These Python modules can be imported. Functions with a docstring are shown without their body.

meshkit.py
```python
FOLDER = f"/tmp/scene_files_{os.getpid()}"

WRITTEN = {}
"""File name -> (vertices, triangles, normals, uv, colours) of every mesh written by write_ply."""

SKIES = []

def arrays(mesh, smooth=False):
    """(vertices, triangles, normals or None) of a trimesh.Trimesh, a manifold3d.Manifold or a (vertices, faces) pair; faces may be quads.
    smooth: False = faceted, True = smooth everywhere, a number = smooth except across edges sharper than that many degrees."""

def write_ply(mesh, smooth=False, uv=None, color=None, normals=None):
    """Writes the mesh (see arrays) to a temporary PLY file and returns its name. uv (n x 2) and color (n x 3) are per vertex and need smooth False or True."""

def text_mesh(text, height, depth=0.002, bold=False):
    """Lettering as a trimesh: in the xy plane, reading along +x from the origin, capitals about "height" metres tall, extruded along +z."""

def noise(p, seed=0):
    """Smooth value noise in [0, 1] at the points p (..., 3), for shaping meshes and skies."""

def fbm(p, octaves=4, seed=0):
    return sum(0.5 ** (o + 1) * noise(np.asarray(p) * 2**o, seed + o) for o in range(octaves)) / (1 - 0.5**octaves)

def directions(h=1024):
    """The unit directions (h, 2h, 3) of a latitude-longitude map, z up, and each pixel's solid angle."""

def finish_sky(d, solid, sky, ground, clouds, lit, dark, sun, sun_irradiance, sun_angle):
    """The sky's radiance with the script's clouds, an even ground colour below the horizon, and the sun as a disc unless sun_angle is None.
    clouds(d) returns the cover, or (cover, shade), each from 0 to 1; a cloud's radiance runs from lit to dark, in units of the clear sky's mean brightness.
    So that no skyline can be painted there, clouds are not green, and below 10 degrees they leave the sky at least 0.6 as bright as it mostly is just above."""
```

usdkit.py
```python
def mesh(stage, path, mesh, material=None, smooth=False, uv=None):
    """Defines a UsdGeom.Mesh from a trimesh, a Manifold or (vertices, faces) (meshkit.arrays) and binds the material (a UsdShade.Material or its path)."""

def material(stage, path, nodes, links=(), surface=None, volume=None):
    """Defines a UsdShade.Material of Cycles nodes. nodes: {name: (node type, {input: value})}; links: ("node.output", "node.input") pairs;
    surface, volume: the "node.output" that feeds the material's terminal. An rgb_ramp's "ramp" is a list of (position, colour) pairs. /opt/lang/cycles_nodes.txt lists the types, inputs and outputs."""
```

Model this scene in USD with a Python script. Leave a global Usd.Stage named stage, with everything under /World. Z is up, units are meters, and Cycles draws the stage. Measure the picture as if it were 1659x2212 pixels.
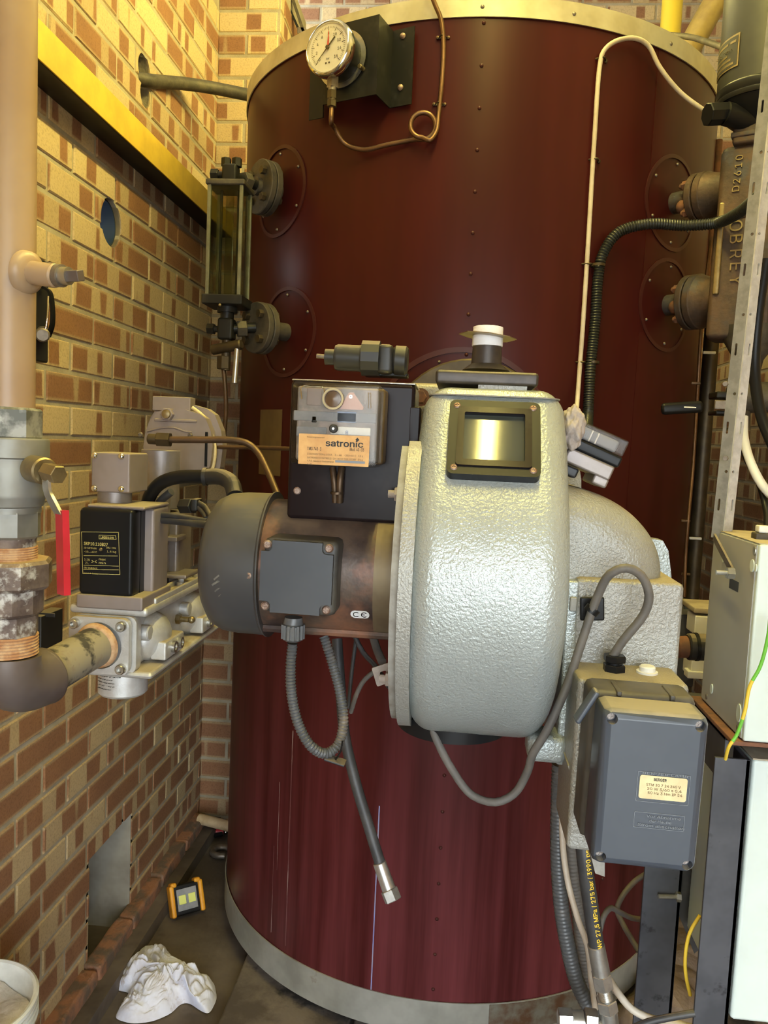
import math, random
import numpy as np, trimesh, manifold3d as m3
import usdkit, meshkit
from pxr import Usd, UsdGeom, UsdLux, UsdShade, Gf, Sdf, Vt
stage = Usd.Stage.CreateInMemory()
UsdGeom.SetStageUpAxis(stage, 'Z'); UsdGeom.SetStageMetersPerUnit(stage, 1.0)
UsdGeom.Xform.Define(stage, '/World'); UsdGeom.Scope.Define(stage, '/World/Looks')
rng = random.Random(7)
V = lambda *a: np.array(a, float)
nrm = lambda v: np.asarray(v, float) / np.linalg.norm(v)

# ---------------------------------------------------------------- camera, sky, lamp, exposure
FPX, PITCH, YAW, ROLL, CAM = 1709.6, -.0860826, -.0910361, .0443462, V(0, 0, 1.49)
EXPOSURE = 0.0
SKY = (0.87, 0.95, 1.0); SKY_GAIN = 3.05
TUBE_COL = (1.0, .83, .23); TUBE_GAIN = 155.0
fw = V(math.sin(YAW) * math.cos(PITCH), math.cos(YAW) * math.cos(PITCH), math.sin(PITCH))
rt0 = V(math.cos(YAW), -math.sin(YAW), 0); up0 = np.cross(rt0, fw)
rt = math.cos(ROLL) * rt0 + math.sin(ROLL) * up0
upv = -math.sin(ROLL) * rt0 + math.cos(ROLL) * up0
cam = UsdGeom.Camera.Define(stage, '/World/camera')
cam.AddTransformOp().Set(Gf.Matrix4d(*[float(x) for r in (np.append(rt, 0), np.append(upv, 0), np.append(-fw, 0), np.append(CAM, 1)) for x in r]))
cam.CreateHorizontalApertureAttr(36.0); cam.CreateVerticalApertureAttr(36.0 * 2212 / 1659)
cam.CreateFocalLengthAttr(36.0 * FPX / 1659); cam.CreateClippingRangeAttr(Gf.Vec2f(.05, 100)); cam.CreateExposureAttr(EXPOSURE)
dome = UsdLux.DomeLight.Define(stage, '/World/sky')
dome.CreateColorAttr(Gf.Vec3f(*SKY)); dome.CreateIntensityAttr(SKY_GAIN)

def ray(px, py): return fw + (px - 829.5) / FPX * rt - (py - 1106) / FPX * upv
def at(px, py, Y):
    d = ray(px, py); return CAM + d * (Y / d[1])
def hx(px, py, X):
    d = ray(px, py); return CAM + d * (X / d[0])
def hz(px, py, Z):
    d = ray(px, py); return CAM + d * ((Z - CAM[2]) / d[2])
def pxof(P):
    p = np.asarray(P, float) - CAM; d = p @ fw; return np.array([829.5 + FPX * (p @ rt) / d, 1106 - FPX * (p @ upv) / d])
BC, BR = V(0, 2.5, 0), .68                       # boiler axis and jacket radius
def onb(px, py, off=0.0):
    d = ray(px, py); a = d[0]**2 + d[1]**2; b = -2 * d[1] * BC[1]; c = BC[1]**2 - (BR + off)**2
    t = (-b - math.sqrt(max(b * b - 4 * a * c, 0))) / 2 / a
    return CAM + d * t
def bn(P): return nrm(V(P[0] - BC[0], P[1] - BC[1], 0))

# ---------------------------------------------------------------- scene helpers
USED = {}
def uname(parent, name):
    k = (parent, name); n = USED.get(k, 0); USED[k] = n + 1
    return name if n == 0 else f'{name}_{n:03d}'
ORG = {}
class T:
    def __init__(s, name, label, cat, loc=(0, 0, 0), group=None, kind=None, parent=None):
        s.path = '/World/' + uname('/World', name); s.loc = np.asarray(loc, float)
        x = UsdGeom.Xform.Define(stage, s.path); x.AddTranslateOp().Set(Gf.Vec3d(*map(float, s.loc)))
        p = x.GetPrim()
        tag(p, label, cat, group, kind); ORG[s.path] = s.loc
    def add(s, name, mesh, mat, smooth=35, parent=None, label=None, kind=None, bk=None):
        base = parent or s.path
        path = base + '/' + uname(base, name)
        v, f = arr(mesh)
        put(path, (v - s.loc, f), mat, smooth, bk)
        pr = stage.GetPrimAtPath(path)
        if label: pr.SetCustomDataByKey('label', label)
        if kind: pr.SetCustomDataByKey('kind', kind)
        return path
def tag(p, label=None, cat=None, group=None, kind=None):
    for k, v in (('label', label), ('category', cat), ('group', group), ('kind', kind)):
        if v: p.SetCustomDataByKey(k, v)
def arr(mesh):
    v, f, _ = meshkit.arrays(mesh, False); return np.asarray(v, float), np.asarray(f, int)
def put(path, vf, mat, smooth=35, bk=None):
    g = usdkit.mesh(stage, path, vf, M[mat] if isinstance(mat, str) else mat, smooth=smooth)
    if bk is not None:
        UsdGeom.PrimvarsAPI(g).CreatePrimvar('bk', Sdf.ValueTypeNames.Vector3fArray, 'vertex').Set(Vt.Vec3fArray.FromNumpy(np.asarray(bk, np.float32)))
    return g
def solo(name, mesh, mat, label, cat, smooth=35, group=None, kind=None):
    path = '/World/' + uname('/World', name)
    put(path, arr(mesh), mat, smooth); tag(stage.GetPrimAtPath(path), label, cat, group, kind)
    return path

# ---------------------------------------------------------------- mesh helpers
cat = lambda *ms: trimesh.util.concatenate([trimesh.Trimesh(*arr(m), process=False) for m in ms])
def frame(o, x, y):
    x = nrm(x); z = nrm(np.cross(x, y)); y = np.cross(z, x)
    A = np.eye(4); A[:3, 0], A[:3, 1], A[:3, 2], A[:3, 3] = x, y, z, o
    return A
FRONT = lambda o: frame(o, (1, 0, 0), (0, 0, 1))          # x right, y up, z towards the camera side
def tf(m, A):
    v, f = arr(m); return trimesh.Trimesh(v @ A[:3, :3].T + A[:3, 3], f, process=False)
def box(c, s, A=None):
    m = trimesh.creation.box(np.abs(np.asarray(s, float))); m.apply_translation(c)
    return tf(m, A) if A is not None else m
def rbox(c, s, r=.004, A=None, seg=8):
    s = np.abs(np.asarray(s, float)); r = min(r, .49 * s.min()); sp = m3.Manifold.sphere(r, seg)
    h = m3.Manifold.batch_hull([sp.translate([c[0] + a * (s[0] / 2 - r), c[1] + b * (s[1] / 2 - r), c[2] + d * (s[2] / 2 - r)]) for a in (-1, 1) for b in (-1, 1) for d in (-1, 1)])
    m = trimesh.Trimesh(*arr(h), process=False)
    return tf(m, A) if A is not None else m
def bb(a, b, r=.004):
    a, b = np.minimum(a, b), np.maximum(a, b); return rbox((a + b) / 2, b - a, r)
def perp(d):
    d = nrm(d); a = V(0, 0, 1) if abs(d[2]) < .9 else V(1, 0, 0)
    x = nrm(np.cross(a, d)); return x, np.cross(d, x)
def lathe(prof, p0, d, n=32, x=None):
    """prof: (distance along d, radius) pairs, closed at the ends with caps."""
    d = nrm(d); X, Y = perp(d) if x is None else (nrm(x), np.cross(d, nrm(x)))
    th = np.linspace(0, 2 * math.pi, n, endpoint=False); c = np.cos(th)[:, None] * X + np.sin(th)[:, None] * Y
    v = np.vstack([p0 + d * t + c * r for t, r in prof] + [[p0 + d * prof[0][0]], [p0 + d * prof[-1][0]]])
    k = len(prof); f = []
    for i in range(k - 1):
        for j in range(n):
            a, b = i * n + j, i * n + (j + 1) % n
            f += [[a, b, b + n], [a, b + n, a + n]]
    for j in range(n):
        f += [[k * n, (j + 1) % n, j], [k * n + 1, (k - 1) * n + j, (k - 1) * n + (j + 1) % n]]
    return trimesh.Trimesh(v, f, process=False)
def cyl(p0, p1, r, n=28, ch=0.0, r1=None):
    p0, p1 = np.asarray(p0, float), np.asarray(p1, float); L = np.linalg.norm(p1 - p0); r1 = r if r1 is None else r1
    pr = [(0, r), (L, r1)] if ch <= 0 else [(0, r - ch), (ch, r), (L - ch, r1), (L, r1 - ch)]
    return lathe(pr, p0, p1 - p0, n)
def ring(p0, p1, ro, ri, n=40):
    p0, p1 = np.asarray(p0, float), np.asarray(p1, float); L = np.linalg.norm(p1 - p0); d = nrm(p1 - p0)
    X, Y = perp(d); th = np.linspace(0, 2 * math.pi, n, endpoint=False); c = np.cos(th)[:, None] * X + np.sin(th)[:, None] * Y
    pr = [(0, ri), (0, ro), (L, ro), (L, ri)]; v = np.vstack([p0 + d * t + c * r for t, r in pr]); f = []
    for i in range(4):
        for j in range(n):
            a, b, e, g = i * n + j, i * n + (j + 1) % n, ((i + 1) % 4) * n + j, ((i + 1) % 4) * n + (j + 1) % n
            f += [[a, b, g], [a, g, e]]
    return trimesh.Trimesh(v, f, process=False)
def hexn(p0, p1, r, n=6, ch=None):
    return cyl(p0, p1, r, n, ch if ch is not None else .08 * r)
def ball(c, r, sub=2): 
    m = trimesh.creation.icosphere(sub, r); m.apply_translation(c); return m
def smoothpath(pts, step=.008):
    P = np.asarray(pts, float)
    if len(P) == 2:
        k = max(2, int(np.linalg.norm(P[1] - P[0]) / step) + 1); return P[0] + (P[1] - P[0]) * np.linspace(0, 1, k)[:, None]
    Q = np.vstack([2 * P[0] - P[1], P, 2 * P[-1] - P[-2]]); out = []
    for i in range(1, len(Q) - 2):
        p0, p1, p2, p3 = Q[i - 1:i + 3]
        t = [0]
        for a, b in ((p0, p1), (p1, p2), (p2, p3)): t.append(t[-1] + max(np.linalg.norm(b - a), 1e-6)**.5)
        k = max(3, int(np.linalg.norm(p2 - p1) / step))
        u = np.linspace(t[1], t[2], k, endpoint=False)[:, None]
        A1 = (t[1] - u) / (t[1] - t[0]) * p0 + (u - t[0]) / (t[1] - t[0]) * p1
        A2 = (t[2] - u) / (t[2] - t[1]) * p1 + (u - t[1]) / (t[2] - t[1]) * p2
        A3 = (t[3] - u) / (t[3] - t[2]) * p2 + (u - t[2]) / (t[3] - t[2]) * p3
        B1 = (t[2] - u) / (t[2] - t[0]) * A1 + (u - t[0]) / (t[2] - t[0]) * A2
        B2 = (t[3] - u) / (t[3] - t[1]) * A2 + (u - t[1]) / (t[3] - t[1]) * A3
        out.append((t[2] - u) / (t[2] - t[1]) * B1 + (u - t[1]) / (t[2] - t[1]) * B2)
    return np.vstack(out + [P[-1:]])
def sweep(P, R, n=14):
    P = np.asarray(P, float); R = np.broadcast_to(R, len(P)); Tn = np.gradient(P, axis=0); Tn /= np.linalg.norm(Tn, axis=1)[:, None]
    x, _ = perp(Tn[0]); th = np.linspace(0, 2 * math.pi, n, endpoint=False); v = []
    for i in range(len(P)):
        x = nrm(x - Tn[i] * np.dot(x, Tn[i])); y = np.cross(Tn[i], x)
        v.append(P[i] + R[i] * (np.cos(th)[:, None] * x + np.sin(th)[:, None] * y))
    v = np.vstack(v + [P[:1], P[-1:]]); k = len(P); j = np.arange(n); jn = (j + 1) % n; f = []
    for i in range(k - 1):
        f.append(np.stack([i * n + j, i * n + jn, (i + 1) * n + jn], 1)); f.append(np.stack([i * n + j, (i + 1) * n + jn, (i + 1) * n + j], 1))
    f.append(np.stack([np.full(n, k * n), jn, j], 1)); f.append(np.stack([np.full(n, k * n + 1), (k - 1) * n + j, (k - 1) * n + jn], 1))
    return trimesh.Trimesh(v, np.vstack(f), process=False)
def tube(pts, r, n=14, step=.008): return sweep(smoothpath(pts, step), r, n)
def resample(P, ds):
    L = np.r_[0, np.cumsum(np.linalg.norm(np.diff(P, axis=0), axis=1))]; k = max(4, int(L[-1] / ds)); s = np.linspace(0, L[-1], k)
    return np.stack([np.interp(s, L, P[:, i]) for i in range(3)], 1), s
def corr(pts, r, pitch=.004, depth=.0012, n=12):
    P, s = resample(smoothpath(pts, .006), pitch / 4)
    return sweep(P, r - depth * (.5 - .5 * np.cos(2 * math.pi * s / pitch)), n)
def prism(poly, h, A=None):
    from shapely.geometry import Polygon
    P = poly if hasattr(poly, 'exterior') else Polygon(poly)
    m = trimesh.creation.extrude_polygon(P, h, engine='earcut')
    return tf(m, A) if A is not None else m
def rrect(w, h, r, n=6):
    from shapely.geometry import box as sb
    return sb(-w / 2 + r, -h / 2 + r, w / 2 - r, h / 2 - r).buffer(r, quad_segs=n)
def text(s, h, o, x=(1, 0, 0), y=(0, 0, 1), depth=.0004, bold=False, width=None, center=False):
    m = meshkit.text_mesh(s, h, depth, bold)
    if width:
        w = m.bounds[1][0] - m.bounds[0][0]; m.vertices[:, 0] *= width / w
    if center: m.vertices[:, 0] -= (m.bounds[0][0] + m.bounds[1][0]) / 2
    return tf(m, frame(np.asarray(o, float), x, y))
def screw(c, d, r, h=.002, slot=True):
    """domed cross-head screw with its cross cut in"""
    m = m3.Manifold(m3.Mesh(np.asarray(lathe([(0, r), (h * .4, r), (h, r * .7)], V(0, 0, 0), V(0, 0, 1), 16).vertices, np.float32), np.asarray(lathe([(0, r), (h * .4, r), (h, r * .7)], V(0, 0, 0), V(0, 0, 1), 16).faces, np.uint32)))
    if slot:
        for s in ((1.2 * r, .25 * r, h), (.25 * r, 1.2 * r, h)): m = m - m3.Manifold.cube(list(s), True).translate([0, 0, h])
    X, Y = perp(d); return tf(m, frame(np.asarray(c, float), X, Y))
def bolt(c, d, r, h=None, washer=True):
    h = h or r * 1.2; d = nrm(d); c = np.asarray(c, float); ms = [hexn(c, c + d * h, r)]
    if washer: ms.append(cyl(c - d * .0005, c + d * .12 * r, r * 1.35, 18))
    return cat(*ms)
def strap(pts, w, th, up):
    """flat bar along pts, w wide along 'up'"""
    P = smoothpath(pts, .004); Tn = np.gradient(P, axis=0); v = []
    for p, t in zip(P, Tn):
        t = nrm(t); u = nrm(np.asarray(up, float) - t * np.dot(up, t)); n = np.cross(t, u)
        v += [p + u * w / 2 + n * th / 2, p - u * w / 2 + n * th / 2, p - u * w / 2 - n * th / 2, p + u * w / 2 - n * th / 2]
    f = []; k = len(P)
    for i in range(k - 1):
        for j in range(4):
            a, b = i * 4 + j, i * 4 + (j + 1) % 4; f += [[a, b, b + 4], [a, b + 4, a + 4]]
    f += [[0, 2, 1], [0, 3, 2]]; e = 4 * (k - 1); f += [[e, e + 1, e + 2], [e, e + 2, e + 3]]
    t = trimesh.Trimesh(np.array(v), f, process=False); t.fix_normals(); return t
def mani(m):
    v, f = arr(m); return m3.Manifold(m3.Mesh(v.astype(np.float32), f.astype(np.uint32)))

# ---------------------------------------------------------------- materials
M = {}
def mat(name, c1, c2=None, scale=12., lo=.4, hi=.6, rough=.5, metal=0., bump=0., bscale=80., bdist=.002, c3=None, s3=30., lo3=.6, hi3=.7, dust=None, dlo=.55, spec=.5, stretch=None, rough2=None, coat=0., detail=4, dscale=25., metal3=None):
    n = {'g': ('geometry', {}), 'p': ('principled_bsdf', {'base_color': c1, 'roughness': rough, 'metallic': metal, 'specular_ior_level': spec, 'coat_weight': coat})}
    L = []; col = None; pos = 'g.position'
    if stretch is not None:
        n['mp'] = ('mapping', {'scale': stretch}); L.append(('g.position', 'mp.vector')); pos = 'mp.vector'
    if c2 is not None:
        n['n1'] = ('noise_texture', {'scale': scale, 'detail': detail, 'roughness': .6}); n['r1'] = ('rgb_ramp', {'ramp': [(0, c1), (lo, c1), (hi, c2), (1, c2)]})
        L += [(pos, 'n1.vector'), ('n1.fac', 'r1.fac')]; col = 'r1.color'
    if c3 is not None:
        n['n3'] = ('noise_texture', {'scale': s3, 'detail': 5, 'roughness': .65}); n['r3'] = ('rgb_ramp', {'ramp': [(0, (0, 0, 0)), (lo3, (0, 0, 0)), (hi3, (1, 1, 1)), (1, (1, 1, 1))]})
        n['m3'] = ('mix_color', {'a': c1, 'b': c3}); L += [('g.position', 'n3.vector'), ('n3.fac', 'r3.fac'), ('r3.color', 'm3.fac')]
        if col: L.append((col, 'm3.a'))
        col = 'm3.result'
        if metal3 is not None:
            n['mm'] = ('mix_float', {'a': metal, 'b': metal3}); L += [('r3.color', 'mm.fac'), ('mm.result', 'p.metallic')]
    if dust is not None:
        n['sx'] = ('separate_xyz', {}); n['nd'] = ('noise_texture', {'scale': dscale, 'detail': 4}); n['ad'] = ('math', {'math_type': 'multiply_add', 'value2': .5, 'value3': -.25})
        n['a2'] = ('math', {'math_type': 'add'}); n['mr'] = ('map_range', {'from_min': dlo, 'from_max': dlo + .25, 'clamp': True}); n['md'] = ('mix_color', {'a': c1, 'b': dust})
        L += [('g.true_normal', 'sx.vector'), ('g.position', 'nd.vector'), ('nd.fac', 'ad.value1'), ('sx.z', 'a2.value1'), ('ad.value', 'a2.value2'), ('a2.value', 'mr.value'), ('mr.result', 'md.fac')]
        if col: L.append((col, 'md.a'))
        col = 'md.result'
        n['rr'] = ('mix_float', {'a': rough, 'b': .9}); L += [('mr.result', 'rr.fac'), ('rr.result', 'p.roughness')]
        if metal > 0 and metal3 is None:
            n['dm'] = ('mix_float', {'a': metal, 'b': 0.}); L += [('mr.result', 'dm.fac'), ('dm.result', 'p.metallic')]
    if col: L.append((col, 'p.base_color'))
    if bump > 0:
        n['nb'] = ('noise_texture', {'scale': bscale, 'detail': 2}); n['b'] = ('bump', {'strength': bump, 'distance': bdist})
        L += [(pos, 'nb.vector'), ('nb.fac', 'b.height'), ('b.normal', 'p.normal')]
    M[name] = usdkit.material(stage, '/World/Looks/' + name, n, L, surface='p.BSDF')

def brick_mat(name, pale, pale2, dark, dark2, edge):
    n = {'at': ('attribute', {'attribute': 'bk'}), 's': ('separate_xyz', {}), 'g': ('geometry', {}),
         'cx': ('combine_xyz', {'y': 0, 'z': 0}), 'ux': ('math', {'math_type': 'multiply', 'value2': 12.}),
         'n1': ('noise_texture', {'dimensions': '2D', 'scale': 1.0, 'detail': 0}), 'vy': ('math', {'math_type': 'multiply', 'value2': .6}), 'sh': ('math', {'math_type': 'multiply_add', 'value2': .34, 'value3': -.17}), 'ad': ('math', {'math_type': 'add'}),
         'r1': ('rgb_ramp', {'ramp': [(0, (0, 0, 0)), (.485, (0, 0, 0)), (.515, (1, 1, 1)), (1, (1, 1, 1))]}),
         'av': ('math', {'math_type': 'absolute'}), 'mr': ('map_range', {'from_min': .0225, 'from_max': .028, 'to_min': 1, 'to_max': .25, 'clamp': True}),
         'k': ('math', {'math_type': 'multiply'}),
         'n2': ('noise_texture', {'scale': 9, 'detail': 3}), 'n3': ('noise_texture', {'scale': 160, 'detail': 4, 'roughness': .7}),
         'cp': ('mix_color', {'a': pale, 'b': pale2}), 'cd': ('mix_color', {'a': dark, 'b': dark2}), 'c': ('mix_color', {}),
         'sp': ('rgb_ramp', {'ramp': [(0, (.55, .55, .55)), (.36, (.8, .8, .8)), (.5, (1, 1, 1)), (1, (1.1, 1.1, 1.1))]}), 'cm': ('mix_color', {'blend_type': 'multiply', 'fac': 1.0}),
         'b': ('bump', {'strength': .5, 'distance': .002}), 'p': ('principled_bsdf', {'roughness': .82, 'specular_ior_level': .3})}
    L = [('at.vector', 's.vector'), ('s.x', 'ux.value1'), ('ux.value', 'cx.x'), ('s.y', 'vy.value1'), ('vy.value', 'cx.y'), ('cx.vector', 'n1.vector'), ('s.z', 'sh.value1'), ('n1.fac', 'ad.value1'), ('sh.value', 'ad.value2'), ('ad.value', 'r1.fac'),
         ('s.y', 'av.value1'), ('av.value', 'mr.value'), ('r1.color', 'k.value1'), ('mr.result', 'k.value2'), ('s.z', 'cp.fac'), ('g.position', 'n2.vector'), ('n2.fac', 'cd.fac'),
         ('cp.result', 'c.a'), ('cd.result', 'c.b'), ('k.value', 'c.fac'), ('g.position', 'n3.vector'), ('n3.fac', 'sp.fac'), ('c.result', 'cm.a'), ('sp.color', 'cm.b'), ('cm.result', 'p.base_color'),
         ('n3.fac', 'b.height'), ('b.normal', 'p.normal')]
    M[name] = usdkit.material(stage, '/World/Looks/' + name, n, L, surface='p.BSDF')
brick_mat('brick_fletton', (.58, .45, .26), (.40, .29, .17), (.34, .17, .085), (.21, .105, .062), 0)
mat('mortar', (.42, .37, .28), (.32, .28, .205), 14, .35, .65, rough=.95, bump=.6, bscale=220)
mat('concrete_floor', (.075, .056, .042), (.15, .12, .095), 3.2, .42, .62, rough=.7, bump=.5, bscale=60, c3=(.028, .021, .017), s3=2.3, lo3=.5, hi3=.62, detail=6)
mat('concrete_slab', (.17, .14, .115), (.085, .068, .056), 7, .45, .6, rough=.85, bump=.5, bscale=70, c3=(.035, .03, .026), s3=5, lo3=.55, hi3=.62, detail=6)
mat('render_grey', (.36, .33, .27), (.24, .21, .17), 6, .4, .65, rough=.9, bump=.3, bscale=60)
mat('ceiling_paint', (.5, .48, .42), rough=.9)
mat('yard', (.25, .24, .22), rough=.95)
mat('plinth_brick', (.32, .15, .085), (.14, .1, .075), 16, .42, .58, rough=.9, bump=.8, bscale=90, bdist=.004)
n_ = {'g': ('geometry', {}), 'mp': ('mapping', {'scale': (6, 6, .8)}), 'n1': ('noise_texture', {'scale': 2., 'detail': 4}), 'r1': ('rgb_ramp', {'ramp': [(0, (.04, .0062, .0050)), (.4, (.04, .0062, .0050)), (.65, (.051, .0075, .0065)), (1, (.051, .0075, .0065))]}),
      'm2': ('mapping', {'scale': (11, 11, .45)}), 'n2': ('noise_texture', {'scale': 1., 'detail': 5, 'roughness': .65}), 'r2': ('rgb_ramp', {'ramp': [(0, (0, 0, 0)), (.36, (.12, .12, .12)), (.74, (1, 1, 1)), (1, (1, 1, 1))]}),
      'sx': ('separate_xyz', {}), 'mr': ('map_range', {'from_min': 1.3, 'from_max': .3, 'to_min': .03, 'to_max': .55, 'clamp': True}), 'k': ('math', {'math_type': 'multiply'}),  # streaks and pale red low down: dust plus daylight painted into the colour
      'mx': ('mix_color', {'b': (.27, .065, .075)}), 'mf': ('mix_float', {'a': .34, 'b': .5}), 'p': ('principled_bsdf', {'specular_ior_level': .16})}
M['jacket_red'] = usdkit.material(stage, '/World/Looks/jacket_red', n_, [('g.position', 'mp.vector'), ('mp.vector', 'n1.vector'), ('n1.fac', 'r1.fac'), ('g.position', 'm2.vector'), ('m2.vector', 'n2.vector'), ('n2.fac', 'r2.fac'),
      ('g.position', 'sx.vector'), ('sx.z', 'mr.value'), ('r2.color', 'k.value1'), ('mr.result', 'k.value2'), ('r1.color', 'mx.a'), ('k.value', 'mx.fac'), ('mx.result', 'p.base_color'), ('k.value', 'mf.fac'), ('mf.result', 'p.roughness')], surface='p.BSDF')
mat('zinc', (.42, .41, .36), (.3, .29, .25), 9, .35, .65, rough=.55, metal=.35, c3=(.2, .14, .07), s3=8, lo3=.62, hi3=.72)
mat('top_band_steel', (.56, .52, .38), (.42, .37, .25), 8, .4, .62, rough=.45, metal=.3)
mat('stain_brown', (.12, .06, .03), (.2, .19, .15), 16, .4, .6, rough=.5, metal=.3)
mat('rivet_red', (.055, .013, .011), rough=.4, spec=.3)
mat('black_paint', (.012, .012, .011), (.03, .029, .025), 20, .5, .75, rough=.4, spec=.25)
mat('gloss_black', (.016, .010, .010), (.026, .018, .017), 20, .5, .7, rough=.2, spec=.1)
mat('black_plastic', (.010, .010, .011), rough=.34, spec=.2)
mat('dusty_black', (.018, .018, .019), rough=.45, dust=(.2, .165, .12), dlo=.6)
mat('rubber_cable', (.035, .035, .037), (.06, .057, .055), 30, .45, .7, rough=.5, dust=(.17, .14, .11), dlo=.75)
mat('grey_cable', (.11, .1, .09), (.16, .14, .12), 30, .4, .7, rough=.6)
mat('conduit_grey', (.085, .088, .092), rough=.36, c3=(.2, .17, .14), s3=18, lo3=.55, hi3=.75)
mat('conduit_black', (.014, .017, .016), rough=.35)
mat('cast_iron', (.055, .048, .038), (.1, .085, .06), 25, .4, .65, rough=.6, metal=.3, bump=.3, bscale=150)
mat('rusty_casting', (.05, .034, .024), (.10, .058, .034), 14, .4, .62, rough=.6, metal=.2, bump=.4, bscale=120, c3=(.06, .055, .06), s3=9, lo3=.55, hi3=.65)
mat('dark_bronze', (.06, .045, .026), (.1, .075, .04), 20, .4, .7, rough=.45, metal=.6)
mat('copper', (.2, .115, .065), (.13, .075, .042), 20, .4, .65, rough=.4, metal=.8)
mat('copper_dark', (.14, .085, .05), (.09, .06, .035), 20, .4, .65, rough=.45, metal=.7)
mat('chrome', (.75, .74, .7), rough=.12, metal=1.)
mat('steel', (.5, .49, .46), (.38, .37, .34), 40, .4, .7, rough=.35, metal=.9)
mat('dull_steel', (.26, .23, .2), (.16, .13, .11), 40, .4, .65, rough=.5, metal=.7)
mat('galvanised', (.62, .62, .63), (.5, .5, .51), 60, .4, .6, rough=.45, metal=.3, bump=.15, bscale=200)  # lightened to paint door light on the strut's right leaf
mat('zinc_plated', (.56, .56, .54), (.45, .45, .43), 60, .4, .65, rough=.3, metal=.85)
mat('screw_rusty', (.36, .27, .22), (.22, .13, .09), 150, .4, .6, rough=.5, metal=.5)
mat('rust', (.2, .085, .045), (.11, .055, .035), 30, .4, .6, rough=.85)
mat('brass_old', (.32, .25, .13), (.22, .17, .09), 40, .4, .65, rough=.4, metal=.8)
mat('alloy_cast', (.62, .62, .61), (.48, .47, .45), 25, .35, .65, rough=.45, metal=.45, bump=.12, bscale=300, dust=(.36, .3, .22), dlo=.72)
mat('alloy_pink', (.30, .25, .24), (.24, .2, .185), 12, .35, .65, rough=.55, metal=.35, dust=(.32, .27, .19), dlo=.6)
mat('alloy_plain', (.3, .265, .25), (.25, .22, .21), 40, .35, .65, rough=.45, metal=.5)
mat('hammer_grey', (.39, .425, .415), (.35, .38, .37), 6, .35, .65, rough=.3, metal=.3, bump=.9, bscale=300, bdist=.0014)
mat('hammer_dusty', (.34, .35, .33), (.3, .29, .26), 8, .35, .65, rough=.4, metal=.25, bump=1., bscale=300, bdist=.0015, dust=(.3, .26, .19), dlo=.7)
mat('gasket_grey', (.3, .29, .26), (.2, .18, .155), 30, .4, .65, rough=.65, bump=.3, bscale=150)
mat('cowl_grey', (.05, .05, .053), (.065, .064, .064), 10, .4, .65, rough=.38, spec=.5, c3=(.14, .13, .11), s3=14, lo3=.68, hi3=.78, dust=(.13, .11, .075), dlo=.72)
mat('motor_body', (.11, .075, .055), (.055, .036, .033), 16, .42, .6, rough=.42, metal=.25, c3=(.26, .12, .07), s3=9, lo3=.49, hi3=.66, bump=.2, bscale=120)
mat('motor_band', (.22, .17, .1), (.17, .125, .075), 14, .4, .62, rough=.5, metal=.3)
mat('slate_lid', (.042, .047, .058), (.05, .054, .064), 14, .4, .65, rough=.36)
mat('slate_box', (.05, .047, .045), (.09, .08, .065), 14, .45, .65, rough=.5)
mat('servo_blue', (.05, .06, .08), (.06, .07, .09), 8, .4, .65, rough=.3, spec=.5, dust=(.3, .27, .22), dlo=.72)
mat('cream_paint', (.42, .295, .18), (.36, .24, .145), 5, .4, .65, rough=.38, c3=(.2, .13, .09), s3=22, lo3=.71, hi3=.76)
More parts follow.
